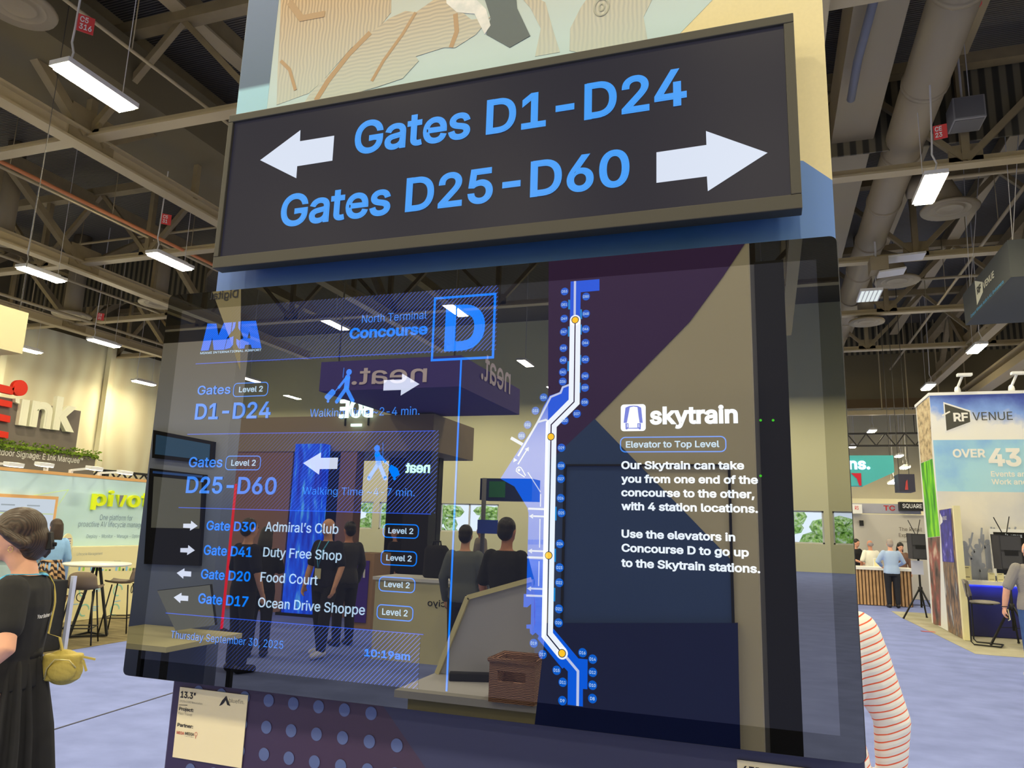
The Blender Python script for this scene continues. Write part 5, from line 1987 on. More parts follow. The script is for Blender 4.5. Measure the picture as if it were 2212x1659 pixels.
# printed crowd with raised arms at the foot of the tower
mb = MB()
random.seed(3)
for i in range(34):
    x = TX + .35 + i * .085 + random.uniform(-.04, .04)
    h_ = random.uniform(1.25, 1.75)
    c = rv(x, h_, .005)
    c = c + NF * (.0012 * i)
    disc(mb, c, .05, NF, 10)
    stroke(mb, [c - Z3 * .05 + NF * .0003, c - Z3 * .5 + NF * .0003], .12, NF)
    for s in (-1, 1):
        c2 = c + NF * (.0006 + .0003 * s)
        stroke(mb, [c2 + Vector((s * .05, 0, -.12)), c2 + Vector((s * .11, 0, .02)), c2 + Vector((s * random.uniform(.02, .16), 0, random.uniform(.14, .3)))], .032, NF)
mb.obj('crowd_print', mat('grey_crowd', (150, 148, 138), .95), tw)


def sd(x, y, l=.004): return at_x(x, y, TX - l)


def side(name, pts, m, l=.004): return MB().prism([sd(*q, l) for q in pts], (.003, 0, 0)).obj(name, m, tw)


side('stage_print', [(1979, 876), (2007, 858), (2014, 990), (1989, 1000)], cloud_mat('stage_print', [(.3, (92, 74, 40)), (.5, (196, 164, 104)), (.7, (216, 192, 130))], .9, 4, stretch=(1, 1, 2)))
side('green_print', [(1989, 1001), (2014, 991), (2030, 1158), (2004, 1161)], cloud_mat('green_print', [(.35, (44, 120, 20)), (.5, (84, 176, 20)), (.65, (150, 214, 20))], .9, 1.6, stretch=(1, 3, 1)))
side('concert_print', [(2004, 1162), (2030, 1159), (2032, 1352), (2016, 1348)], cloud_mat('concert_print', [(.3, (44, 34, 30)), (.45, (110, 80, 58)), (.58, (150, 70, 52)), (.75, (200, 170, 126))], .9, 2.5, detail=3))
# low partition in front of the tower
lp = thing('low_partition', 'low printed partition with a purple poster and cream end post in front of the sky-blue tower', 'partition', (TX, 16.1, 0))
MB().box((TX + .004, 15.5, .01), (TX + .05, TY - .03, 2.30)).obj('panel', cloud_mat('band_print', [(.3, (40, 34, 28)), (.42, (90, 76, 60)), (.5, (150, 112, 70)), (.58, (60, 54, 48)), (.72, (186, 176, 150))], .9, 2.6, detail=3, stretch=(1, 2.2, .7)), lp)
MB().box((TX - .01, 15.4, .01), (TX + .09, 15.52, 2.34)).obj('end_post', m_cream, lp)
po = MB().prism([sd(*q, .001) for q in ((2030, 1103), (2053, 1098), (2061, 1215), (2036, 1213))], (.003, 0, 0)).obj('poster', cloud_mat('purple_poster', [(.4, (44, 38, 92)), (.6, (62, 54, 132)), (.72, (170, 160, 220))], .9, 3.5), lp)
MB().prism([sd(*q, .003) for q in ((2030, 1108), (2036, 1120), (2036, 1128), (2031, 1134))], (.001, 0, 0)).obj('poster_mark', m_white, po)
mb = MB()
text(mb, 'RF', sd(2032, 1124, .004), Vector((TX - .004, sd(2036, 1124).y, sd(2032, 1124).z)), Z3 * .06, NX, .02)
text(mb, 'VENUE', Vector((TX - .004, sd(2037, 1124).y, sd(2032, 1124).z)), Vector((TX - .004, sd(2045, 1122).y, sd(2032, 1124).z)), Z3 * .07, NX, .01)
mb.obj('poster_lettering', m_white, po)

# arm lights on the tower
for x, l in ((2069, 'white arm light on top of the sky-blue tower, left of two'), (2186, 'white arm light on top of the sky-blue tower, above the logo')):
    b = R(x, 850, -.1); b.z = 4.66
    t = thing('arm_light', l, 'arm light', b, 'arm lights on the tower')
    MB().lathe([(.05, 0), (.06, .04), (.05, .1), (.03, .13)], b, 12).obj('clamp', m_white, t, True)
    MB().bar(b + Z3 * .1, b + Vector((.08, -.1, .32)), .035).obj('arm', m_white, t)
    MB().obox(b + Vector((.11, -.15, .34)), (.26, .14, .05), (1, 0, 0)).obj('lamp_head', m_white, t)

# navy counter with white top in front of the tower
nc = thing('display_counter', 'navy counter with a white top and blue glow under its edge at right', 'counter', (4.5, 16.4, 0))
m_navyp = grad_mat('navy_front', 2, [(0, (14, 16, 62)), (.7, (18, 22, 90)), (.88, (34, 44, 190)), (.93, (60, 74, 236))], .9, .3)  # glow of the edge strip painted on as brighter blue towards the top
MB().box((3.42, 16.2, .012), (7.5, 16.58, .93)).obj('navy_front', m_navyp, nc)
MB().box((3.36, 16.12, .93), (7.55, 16.6, 1.0)).obj('white_top', mat('counter_top', (236, 222, 182), .95, .35), nc)
MB().box((3.44, 16.185, .905), (7.4, 16.195, .925)).obj('edge_glow', glow('blue_strip', (40, 60, 255), 2.0), nc)


def stand_sign(x, w, h, label, Y=16.25):
    t = thing('table_sign', label, 'sign', (x, Y, 1.0), 'small signs on the navy counter')
    MB().box((x - w / 2, Y, 1.0), (x + w / 2, Y + .012, 1.0 + h)).obj('sign_card', m_cream, t)
    MB().box((x - w * .35, Y - .002, 1.0 + h * .2), (x + w * .35, Y - .0005, 1.0 + h * .24)).box((x - w * .3, Y - .002, 1.0 + h * .86), (x + w * .3, Y - .0005, 1.0 + h * .9)).obj('sign_lettering', m_ink, t)
    MB().box((x - w / 2, Y - .03, 1.0), (x + w / 2, Y + .05, 1.006)).obj('sign_foot', m_cream, t)


stand_sign(at_y(2087, 1240, 16.25).x, .17, .26, 'largest cream card sign at the left end of the navy counter')
stand_sign(at_y(2142, 1243, 16.25).x, .11, .15, 'small cream card sign on the navy counter, left of a pair')
stand_sign(at_y(2161, 1243, 16.25).x, .11, .15, 'small cream card sign on the navy counter, right of a pair, nearer the man')

# monitor against the tower
mo = thing('monitor', 'flat monitor with a white edge against the sky-blue tower at the right edge', 'monitor', (4.6, 16.6, 1.0))
a_, b_ = at_y(2138, 1142, 16.5), at_y(2150, 1245, 16.5)
MB().box((a_.x, 16.5, 1.09), (5.4, 16.58, a_.z)).obj('white_edge', m_white, mo)
MB().box((a_.x + .05, 16.49, 1.12), (5.35, 16.499, a_.z - .06)).obj('screen_face', mat('black_screen', (16, 15, 16), 1, .15), mo)
MB().box((4.5, 16.5, 1.0), (4.8, 16.6, 1.1)).obj('monitor_stand', m_black, mo)
q = at_y(2172, 1158, 16.485)
mb = MB().prism([Vector((q.x, q.y, q.z - .05)), Vector((q.x + .08, q.y, q.z)), Vector((q.x, q.y, q.z + .05))], (0, .002, 0))
text(mb, 'VENUE', Vector((q.x + .09, q.y, q.z - .02)), Vector((q.x + .27, q.y, q.z - .02)), Z3 * .05, NF, .01)
mb.obj('screen_lettering', glow('screen_white', (220, 225, 220), .7), mo)


def loudspeaker(c, z0, z1, w, label, paper=False, yaw=0.3):
    t = thing('loudspeaker', label, 'loudspeaker', (c.x, c.y, z0), 'loudspeakers on tripods')
    M = Matrix.Rotation(yaw, 3, 'Z')
    hgt = z1 - z0
    mb = MB().prism([Vector(q) for q in ((-w / 2, -.12, 0), (w / 2, -.12, 0), (w * .36, .18, 0), (-w * .36, .18, 0))], (0, 0, hgt))
    mb.move(lambda v: M @ v + Vector((c.x, c.y, z0)))
    mb.obj('cabinet', mat('speaker_grey', (58, 54, 48), 1, .7), t, bevel=.01)
    mb = MB().box((-w * .44, -.128, hgt * .56), (w * .44, -.121, hgt * .97)).box((-w * .44, -.128, hgt * .03), (w * .44, -.121, hgt * .5))
    mb.move(lambda v: M @ v + Vector((c.x, c.y, z0)))
    mb.obj('grille', mat('grille_grey', (72, 68, 60), 1, .9), t)
    mb = MB().box((-w * .3, -.132, hgt * .4), (w * .3, -.129, hgt * .56))
    mb.move(lambda v: M @ v + Vector((c.x, c.y, z0)))
    mb.obj('port', m_black, t)
    mb = MB().tube([(-.02, .02, hgt), (-.16, .02, hgt + .3)], .008, 6).tube([(.03, .02, hgt), (.11, .02, hgt + .32)], .008, 6)
    mb.move(lambda v: M @ v + Vector((c.x, c.y, z0)))
    mb.obj('antenna', m_black, t)
    return t


def tripod(c, top, label, paper=False):
    t = thing('speaker_tripod', label, 'tripod', (c.x, c.y, 0), 'loudspeaker tripods')
    MB().tube([(c.x, c.y, .25), (c.x, c.y, top)], .022, 10).obj('pole', m_black, t, True)
    MB().lathe([(.03, .58), (.045, .6), (.045, .68), (.03, .7)], (c.x, c.y, 0), 12).obj('collar', m_black, t, True)
    for a in (3.5, 5.3, 1.2):
        d = Vector((math.cos(a), math.sin(a), 0))
        b = Vector((c.x, c.y, 0))
        l = MB().bar(b + d * .03 + Z3 * .64, b + d * .42 + Z3 * .02, .028).obj('leg', m_black, t)
        MB().bar(b + Z3 * .3, b + d * .25 + Z3 * .3, .012).obj('brace', m_black, l)
        MB().ell(b + d * .42 + Z3 * .02, (.025, .025, .018), 10).obj('foot', m_black, l, True)
    if paper:
        MB().box((c.x - .16, c.y - .06, top - .33), (c.x + .08, c.y - .04, top - .03)).obj('paper_sheet', mat('grey_sheet', (186, 180, 168), .95), t)
    return t


c = at_z(1993, 1338, 0)
tripod(c, 1.285, 'black tripod on the cream carpet corner beside the tower', True)
loudspeaker(c, 1.29, 1.84, .36, 'dark loudspeaker on a tripod left of the blue tower')
c = at_z(2194, 1396, 0)
tripod(c, 1.26, 'black tripod next to the man in the grey checked shirt')
loudspeaker(c, 1.265, 1.84, .38, 'dark loudspeaker in front of the monitor at the right edge')

# grey cantilever bar chair
ch = thing('cantilever_chair', 'grey bar chair with a black sled frame in front of the navy counter', 'chair', (0, 0, 0))
m_gsh = mat('grey_shell', (128, 116, 92), .95, .5)
mb = MB().ell((.02, 0, .70), (.23, .22, .035), 24)
mb.obj('seat', m_gsh, ch, True)
vs = []
for j in range(7):
    for k_ in range(9):
        u = -1 + k_ / 4
        vs.append((-.22 - .05 * j / 6 + .05 * u * u, .20 * u * (1 - .12 * (j / 6) ** 2), .78 + .28 * j / 6 - .03 * u ** 4 * (j == 6)))
mb = MB().add(vs, [(j * 9 + k_, j * 9 + k_ + 1, (j + 1) * 9 + k_ + 1, (j + 1) * 9 + k_) for j in range(6) for k_ in range(8)])
o = mb.obj('backrest', m_gsh, ch, True)
o.modifiers.new('s', 'SOLIDIFY').thickness = .02
for s in (-1, 1):
    MB().tube([(-.22, s * .19, 1.0), (-.19, s * .20, .72), (-.20, s * .20, .06), (-.16, s * .20, .015), (.22, s * .20, .015)], .012, 8).obj('leg', m_black, ch, True)
MB().tube([(.22, -.2, .015), (.22, .2, .015)], .012, 8).tube([(-.19, -.2, .68), (.15, -.16, .68), (.15, .16, .68), (-.19, .2, .68)], .01, 8).obj('cross_bar', m_black, ch, True)
q = at_z(2118, 1396, 0)
ch.location = (q.x + .12, q.y + .12, 0.009)
ch.rotation_euler = (0, 0, math.radians(-18))

# man in the grey checked shirt, cut by the right edge
q = at_z(2252, 1470, 0)
m_check = wave_mat('grey_check', (122, 112, 94), (150, 138, 114), .95, 60, 'DIAGONAL', .85, .1, .5)
mn, hd, hr = person('bald man in a grey checked shirt and jeans holding a phone at the right edge', q.x, q.y, 6, 1.74, m_skin, ('balding', m_hgrey), (m_check, 'short'), ('trousers', m_jeans), m_wshoe,
                    armL=((-.27, .02, 1.12), (-.285, .10, .87)), armR=((.26, .02, 1.13), (.24, .16, .9)), vox=.009, width=1.12, curl=.75)
ph = thing('phone', 'pale phone held low by the man in the checked shirt', 'phone', (0, 0, 0))
MB().box((-.006, -.035, -.07), (.006, .035, .07)).obj('phone_body', m_cream, ph, bevel=.004)
MB().box((-.008, -.03, -.062), (-.006, .03, .062)).obj('phone_screen', m_black, ph)
ph.location = mn.matrix_basis @ Vector((-.275, .125, .775))
ph.rotation_euler = (-.3, 0, math.radians(6))
lobj(MB().tube([(-.318 + .036 * math.cos(a * PI / 8), .098 + .034 * math.sin(a * PI / 8), .885) for a in range(17)], .006, 6), 'wristband', m_black, mn, True)

# reception counter with wooden slats and the people at it
rc = thing('reception_counter', 'wood slatted reception counter with a white top beyond the aisle', 'counter', (2.2, 22, 0))
YC = 21.95
m_slat = mat('wood_slat', (196, 148, 88), .95, .5, noise=.15, nscale=6)
mb = MB().box((.4, YC + .03, .01), (3.46, YC + .7, .90))
mb.obj('core', mat('slat_gap', (96, 66, 36), .95), rc)
mb = MB()
x = .42
while x < 3.44:
    mb.box((x, YC, .01), (x + .05, YC + .035, .90)); x += .082
mb.obj('slat_front', m_slat, rc)
MB().box((.35, YC - .05, .90), (3.52, YC + .75, .97)).obj('white_top', mat('counter_white', (244, 230, 186), .95, .4), rc)
m_jack = wave_mat('pale_blue_plaid', (160, 176, 194), (182, 194, 202), .95, 45, 'DIAGONAL', .85, 0, 1)
q = at_y(1924, 1200, 21.5)
person('grey-haired man in a pale blue plaid jacket with his back turned at the slatted counter', q.x, q.y, 4, 1.70, m_skin, ('short', mat('silver_hair', (160, 140, 112), .9)), (m_jack, 'long'), ('trousers', m_dkpants), m_shoe,
       armL=((-.29, .05, 1.16), (-.18, .24, 1.05)), armR=((.29, .05, 1.16), (.18, .24, 1.05)), head_tilt=.15, vox=.016, width=1.08)
q = at_y(1881, 1200, 23.1)
person('man in a cream polo shirt behind the slatted counter, facing away', q.x, q.y, 20, 1.66, m_skin2, ('balding', m_hgrey), (mat('cream_polo', (236, 222, 178), .95), 'short'), ('trousers', m_dkpants), m_shoe, vox=.018, width=1.08)
q = at_y(1849, 1200, 24.2)
person('dark haired man in a black shirt behind the slatted counter next to the display edge', q.x, q.y, -140, 1.68, m_skin, ('short', m_hdark), (m_black_cloth, 'short'), ('trousers', m_dkpants), m_shoe, armL=((-.25, .1, 1.14), (-.1, .3, 1.05)), armR=((.25, .1, 1.14), (.1, .3, 1.05)), head_tilt=.3, vox=.018)
q = at_y(1945, 1200, 23.2)
person('dark haired woman behind the slatted counter, right of the plaid jacket', q.x, q.y, 190, 1.62, m_skin, ('long', m_hdark), (mat('brown_top', (120, 84, 58), .95), 'long'), ('trousers', m_dkpants), m_shoe, head_tilt=.3, vox=.018)
q = at_y(1894, 1220, 22.2)
t = thing('table_sign', 'white framed card on the slatted counter between the two men', 'sign', (q.x, 22.2, .97))
MB().box((q.x - .08, 22.2, .97), (q.x + .08, 22.22, 1.2)).obj('sign_frame', m_white, t)
MB().box((q.x - .06, 22.196, .99), (q.x + .06, 22.199, 1.18)).obj('sign_card', m_cream, t)

# pale retail wall and fascias beyond
m_wallp = mat('pale_grey_wall', (196, 182, 146), .95, .8)
rw = thing('booth_wall', 'pale grey booth wall with small dark lettering behind the slatted counter', 'booth wall', (2.5, 25, 0))
MB().box((-4, 24.8, 0.01), (7.5, 25.0, 2.42)).obj('wall_panel', m_wallp, rw)


def T(x, y, Y=24.8, l=.006): return at_y(x, y, Y - l)


def ftext(mb, body, l, r, c, Y, bold=0, lift=.006):
    a_, b_, t = T(*l, Y, lift), T(*r, Y, lift), T(*c, Y, lift)
    z = (a_.z + b_.z) / 2
    return text(mb, body, Vector((a_.x, a_.y, z)), Vector((b_.x, b_.y, z)), Z3 * (t.z - a_.z), NF, bold)


m_bink = mat('brown_ink', (98, 84, 62), .95)
for w_, l_, r_, c_ in (('The Retail', (1942, 1147), (1992, 1148), (1942, 1139)), ('Experience', (1942, 1160), (1995, 1161), (1942, 1152)), ('Commerce', (1943, 1171), (1966, 1172), (1943, 1168))):
    mb = MB()
    ftext(mb, w_, l_, r_, c_, 24.8, 0)
    mb.obj('lettering', m_bink, rw)
q = T(1861, 1130)
MB().box((q.x - .06, q.y - .08, q.z - .08), (q.x + .05, q.y + .002, q.z + .08)).obj('wall_speaker', m_black, rw)


def hang(px0, py0, px1, py1, Y, d, name, m, label, cat='banner', wires=True):
    a_, b_ = at_y(px0, py0, Y), at_y(px1, py1, Y)
    top = max(a_.z, b_.z)
    t = thing(name, label, cat, ((a_.x + b_.x) / 2, Y, min(a_.z, b_.z)))
    MB().box((a_.x, Y, min(a_.z, b_.z)), (b_.x, Y + d, top)).obj('banner_box', m, t)
    if wires:
        roof = ROOF
        MB().tube([(a_.x + .1, Y + d / 2, top), (a_.x + .1, Y + d / 2, roof)], .012, 5).tube([(b_.x - .1, Y + d / 2, top), (b_.x - .1, Y + d / 2, roof)], .012, 5).obj('hanging_wires', m_dcord, t)
    return t, a_, b_


m_gband = mat('grey_band', (164, 156, 142), .95)
t, a_, b_ = hang(1780, 1086, 1990, 1111, 24.8, .2, 'fascia_banner', m_gband, 'long grey fascia with two red letters above the retail wall', wires=False)
mb = MB()
ftext(mb, 'TC', (1909, 1103), (1934, 1103), (1909, 1092), 24.8, .02)
mb.obj('red_lettering', mat('red_sign', (190, 44, 36), .95), t)
t, a_, b_ = hang(1943, 1084, 2010, 1104, 24.5, .3, 'fascia_banner', m_black, 'black fascia with pale square lettering above the retail wall', wires=False)
mb = MB()
ftext(mb, 'SQUARE', (1950, 1098), (1992, 1097), (1950, 1089), 24.5, .01)
mb.obj('pale_lettering', m_white, t)
t, a_, b_ = hang(1832, 1089, 1863, 1109, 24.4, .4, 'cube_banner', m_white, 'small white box banner with red marks next to the display edge', wires=False)
mb = MB()
ftext(mb, 'RS', (1847, 1101), (1855, 1101), (1847, 1093), 24.4, .01)
mb.obj('red_lettering', mat('red_sign_two', (206, 60, 50), .95), t)
m_tealb = mat('teal_banner', (78, 176, 150), .95)
Yt = 33.0
t, a_, b_ = hang(1720, 984, 1932, 1020, Yt, .5, 'teal_banner', m_tealb, 'teal hanging banner with glowing white letters beside the display edge')
q0, q1 = at_y(1720, 1050, Yt), at_y(1865, 1050, Yt)
MB().prism([Vector((a_.x, Yt, b_.z)), Vector((a_.x, Yt, q1.z)), Vector((q1.x, Yt, q1.z)), Vector((b_.x, Yt, b_.z))], (0, .5, 0)).obj('banner_tail', m_tealb, t)
mb = MB()
ftext(mb, 'ns.', (1834, 1014), (1880, 1014), (1834, 990), Yt, .03, .02)
mb.obj('glowing_lettering', glow('sign_white', (210, 240, 255), 2.2), t)
MB().prism([T(*q, Yt, .02) for q in ((1838, 1022), (1860, 1022), (1861, 1049), (1856, 1049), (1851, 1034))], (0, .01, 0)).obj('red_shape', mat('red_shape', (206, 30, 44), .95), t)
t, a_, b_ = hang(1940, 1024, 1978, 1062, 31.0, 1.0, 'cube_banner', mat('charcoal_banner', (66, 62, 64), .95), 'dark cube banner with a red and blue emblem left of the green print')
mb = MB().prism([T(*q, 31.0, .02) for q in ((1955, 1058), (1957, 1040), (1960, 1036), (1962, 1058))], (0, .01, 0))
mb.obj('emblem', mat('emblem_red', (212, 74, 60), .95), t)
solo(MB().box((2.2, 40, .01), (16, 40.3, 3.6)), 'partition_wall', mat('cream_partition', (226, 206, 140), .95), 'far cream partition under the teal banner', 'partition')
mb = MB()
for z in (6.9, 7.6):
    mb.bar((-20, 46.5, z), (FX1 - .2, 46.5, z), .1)
x = -20
while x < FX1 - 1:
    mb.bar((x, 46.5, 6.9), (x + .5, 46.5, 7.6), .06).bar((x + .5, 46.5, 7.6), (x + 1, 46.5, 6.9), .06); x += 1
for x in (-18, -2, 8, 17):
    mb.bar((x, 46.5, 7.6), (x, 46.5, 13.59), .05)
solo(mb, 'lattice_girder', m_dcord, 'dark lattice girder hanging beyond the bulkhead opening', 'girder')

# grey hanging banner of the antenna company
hb = thing('hanging_banner', 'big dark grey hanging banner with white logo at upper right', 'banner', (7, 20, 8.3))
HX = 5.4
pA, pB = at_x(2080, 640, HX), at_x(2175, 515, HX)
zt_, zb_ = (pA.z + pB.z) / 2, at_x(2172, 611, HX).z
MB().box((HX, pB.y, zb_), (HX + 3.9, pA.y, zt_)).obj('banner_box', mat('dark_grey_banner', (78, 76, 62), .9, .8), hb)
for x, y in ((HX + .15, pA.y - .15), (HX + .15, pB.y + .15), (HX + 3.7, pB.y + .15)):
    MB().tube([(x + .3, y + .6, 13.58), (x, y, zt_), (x + .9, y + 1.0, 13.58)], .012, 6).obj('hanging_wire', m_cord, hb)


def H(x, y, l=.01): return at_x(x, y, HX - l)


def htext(mb, body, l, r, c, bold):
    a_, b_, t = H(*l), H(*r), H(*c)
    return text(mb, body, Vector((a_.x, a_.y, a_.z)), Vector((b_.x, b_.y, a_.z)), Z3 * (t.z - a_.z), NX, bold)


lw = H(2106, 640)
mb = MB().prism([H(*q, .004) for q in ((2105, 606.5), (2122, 609), (2123, 631), (2110.5, 659))], (.003, 0, 0))
mb.obj('logo_plate', m_pale, hb)
mb = MB()
htext(mb, 'RF', (2111, 637), (2119.5, 627), (2111, 620), .03)
mb.obj('dark_lettering', m_olv, hb)
mb = MB()
htext(mb, 'VENUE', (2124.5, 625), (2148, 602), (2124, 610), .02)
mb.obj('white_lettering', m_pale, hb)
mb = MB()
htext(mb, 'Conquer Wireless Audio in ALL Environments', (2097, 687), (2169, 617), (2097, 680), .01)
mb.obj('blue_lettering', mat('sky_ink', (90, 170, 220), .9), hb)

# box loudspeakers, louvre panel and red horn under the roof
c = at_z(2086, 245, 11.2)
t = thing('ceiling_loudspeaker', 'grey box loudspeaker hanging from a pole at upper right', 'loudspeaker', c)
MB().box(c + Vector((-.32, -.32, -.3)), c + Vector((.32, .32, .25))).obj('cabinet', mat('speaker_box', (128, 118, 94), .75), t, bevel=.02)
MB().box(c + Vector((-.28, -.335, -.26)), c + Vector((.28, -.32, .21))).box(c + Vector((-.28, -.28, -.315)), c + Vector((.28, .28, -.3))).obj('grille', mat('grille_tan', (96, 88, 70), .7), t)
MB().tube([c + Vector((-.05, 0, .25)), Vector((c.x - .05, c.y, 13.58))], .025, 8).tube([c + Vector((.1, 0, .25)), Vector((c.x + .1, c.y, 13.58))], .012, 6).obj('hanging_pole', m_cord, t)
c = at_z(1905, 577, 9.9)
t = thing('ceiling_loudspeaker', 'pale box with two flat panels hanging in front of the second roof truss', 'loudspeaker', c)
MB().box(c + Vector((-.35, -.3, -.18)), c + Vector((.15, .3, .25))).obj('cabinet', m_duct, t)
MB().obox(c + Vector((.25, 0, -.2)), (.75, .6, .05), (1, 0, .1)).obox(c + Vector((.65, .1, .28)), (1.1, .6, .06), (1, 0, .05)).obj('flat_panel', m_house, t)
MB().tube([c + Vector((-.15, 0, .25)), Vector((c.x - .15, c.y, 10.74))], .03, 8).obj('hanging_pole', m_cord, t)
c = at_z(1878, 640, 9.2)
t = thing('louvre_lamp', 'unlit white louvred lamp panel hanging near the column', 'lamp', c)
MB().box(c + Vector((-.32, -.6, 0)), c + Vector((.32, .6, .08))).obj('housing', m_house, t)
mb = MB()
for k_ in range(5):
    mb.box(c + Vector((-.28 + k_ * .12, -.56, -.012)), c + Vector((-.20 + k_ * .12, .56, 0)))
mb.obj('louvre_slats', glow('glowing_slat', (226, 236, 236), .9), t)  # lamp is off; the slats' brightness is painted on as a faint emission
MB().tube([c + Vector((.25, .3, .08)), Vector((c.x + .25, c.y + .3, 10.73))], .015, 6).obj('power_cord', m_cord, t)
c = at_z(2095, 12, 11.6)
t = thing('red_horn', 'red horn fitting on the duct at the top right corner', 'horn', c)
MB().lathe([(.05, .3), (.08, .15), (.2, 0), (.19, -.02), (.02, .02)], c, 16).obj('horn', m_tag, t, True)
MB().tube([c + Vector((0, 0, .28)), Vector((c.x, c.y, 13.58))], .012, 6).obj('hanger', m_cord, t)

# ------------------------------------------------------------------ behind the photographer: what the glass mirrors
MY = 2 * TVY


def RV(x, y, Yv):
    """real place of what shows mirrored at photo point (x, y), Yv behind the glass plane's far side"""
    q = at_y(x, y, Yv)
    q.y = MY - Yv
    return q


def RZ(x, y, z):
    q = at_z(x, y, z)
    q.y = MY - q.y
    return q


PF = Vector((0, 1, 0))


def mpoly(pts, Yv, d=.004):
    return MB().prism([RV(*q, Yv) for q in pts], (0, d, 0))


def mtext(mb, body, l, r, c, Yv, bold=0, lift=.01, depth=0.0):
    """l is where the lettering starts in the mirror image (its right end)"""
    a_, b_, t = RV(*l, Yv), RV(*r, Yv), RV(*c, Yv)
    z = (a_.z + b_.z) / 2
    return text(mb, body, Vector((a_.x, a_.y + lift, z)), Vector((b_.x, b_.y + lift, z)), Z3 * (t.z - a_.z), PF, bold, depth)


# the kiosk opposite
YO = 3.5
o0, o1 = RV(1184, 900, YO).x, RV(1621, 700, YO).x
ok = thing('printed_column', 'cream and purple printed column mirrored in the right half of the display', 'display column', ((o0 + o1) / 2, MY - YO - .25, 0))
MB().box((o0, MY - YO - .5, 0), (o1, MY - YO, 3.3)).obj('core', mat('cream_core', (232, 210, 150), .95), ok)
mpoly([(1186, 480), (1640, 480), (1560, 600), (1490, 695), (1285, 905), (1184, 1000)], YO).obj('purple_panel', mat('purple_print', (88, 50, 92), .95), ok)
mpoly([(1184, 1000), (1285, 905), (1580, 1210), (1584, 1345), (1184, 1345)], YO, .005).obj('slate_panel', mat('slate_print', (62, 86, 116), .9), ok)
mpoly([(1184, 1345), (1594, 1345), (1600, 1640), (1150, 1640)], YO, .03).obj('navy_panel', mat('deep_navy_print', (10, 30, 78), .9), ok)
mb = MB()
for a_, b_ in (((1222, 1005), (1575, 1005)), ((1575, 1005), (1590, 1560)), ((1222, 1005), (1214, 1345))):
    mb.bar(RV(*a_, YO) + PF * .008, RV(*b_, YO) + PF * .008, .012, .008)
mb.obj('dark_joint', m_black, ok)
# black tower with green lights
YB = 5.2
bt_ = thing('equipment_tower', 'black equipment tower with green lights mirrored right of the skytrain text', 'tower', (.3, MY - YB, 0))
x0, x1 = RV(1640, 900, YB).x, RV(1706, 900, YB).x
MB().box((x0, MY - YB - .4, 0), (x1, MY - YB, 3.6)).obj('cabinet', m_black, bt_)
for q in ((1643, 908), (1670, 908), (1643, 1028)):
    MB().ell(RV(*q, YB) + PF * .004, (.009, .006, .009), 8).obj('status_light', glow('green_led_%d' % (q[0] + q[1]), (80, 255, 30), 2), bt_)
MB().box((x0 - .12, MY - YB - .4, 0), (x0, MY - YB - .05, 3.6)).obj('grey_side', m_grey, bt_)

# grey demo wall with screens at the left of the reflection
YD = 5.6
dw = thing('demo_wall', 'grey blue demo wall with a cream wedge mirrored at the left of the display', 'booth wall', (-5, MY - YD - .1, 0))
xl, xr = RV(300, 900, YD).x, RV(519, 700, YD).x
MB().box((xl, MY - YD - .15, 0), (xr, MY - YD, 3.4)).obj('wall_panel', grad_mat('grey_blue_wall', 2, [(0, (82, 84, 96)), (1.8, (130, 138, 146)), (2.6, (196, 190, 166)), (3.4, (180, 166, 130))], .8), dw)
mpoly([(448, 600), (521, 590), (519, 800), (500, 740)], YD).obj('cream_wedge', m_tan, dw)
mb = MB()
mtext(mb, 'Digital', (514, 655), (456, 636), (514, 638), YD, .01)
mb.obj('wall_lettering', m_grey, dw)
t = thing('wall_screen', 'blue menu screen mirrored at the left edge of the display', 'screen', RV(400, 970, YD))
mpoly([(338, 930), (467, 955), (464, 1004), (335, 990)], YD, .04).obj('frame', m_black, t)
m_ = MB().prism([RV(*q, YD) + PF * .042 for q in ((345, 940), (461, 961), (459, 996), (342, 982))], (0, .002, 0)).obj('screen_face', glow('menu_blue', (70, 130, 170), .8), t)
t = thing('wall_screen', 'dark framed grey screen mirrored below the blue menu screen', 'screen', RV(390, 1100, YD))
mpoly([(330, 1012), (449, 1026), (436, 1222), (318, 1218)], YD, .04).obj('frame', m_black, t)
MB().prism([RV(*q, YD) + PF * .042 for q in ((340, 1030), (443, 1040), (438, 1142), (334, 1140))], (0, .002, 0)).obj('screen_face', mat('pale_grey_screen', (150, 146, 118), .95), t)
MB().prism([RV(*q, YD) + PF * .044 for q in ((338, 1018), (445, 1028), (445, 1033), (338, 1023))], (0, .002, 0)).obj('light_strip', glow('violet_strip', (60, 120, 200), .9), t)
# cream table with an open white screen
a_, b_ = RZ(300, 1392, .75), RZ(553, 1362, .75)
tt = thing('demo_table', 'cream topped table mirrored at the lower left of the display', 'table', (a_.x, a_.y, 0))
dp = min(.9, a_.y - (MY - YD) - .03)
MB().box((min(a_.x, b_.x) - .8, a_.y - dp, .71), (max(a_.x, b_.x), a_.y, .75)).obj('table_top', m_cream, tt)
xt1 = max(a_.x, b_.x)
for sx, sy in ((-1, -.05), (-1, .05 - dp), (-.05, -.05), (-.05, .05 - dp)):
    x_ = xt1 - .05 if sx > -.5 else min(a_.x, b_.x) - .75
    MB().box((x_ - .02, a_.y + sy - .02, 0), (x_ + .02, a_.y + sy + .02, .71)).obj('leg', m_black, tt)
sc = RZ(415, 1362, .75)
t = thing('tilted_screen', 'white page on a tilted screen standing on the mirrored cream table', 'screen', sc)
yv_ = MY - (a_.y - .45)
pts = [RV(*q, yv_) for q in ((340, 1275), (455, 1262), (466, 1350), (380, 1362))]
zmin = .752
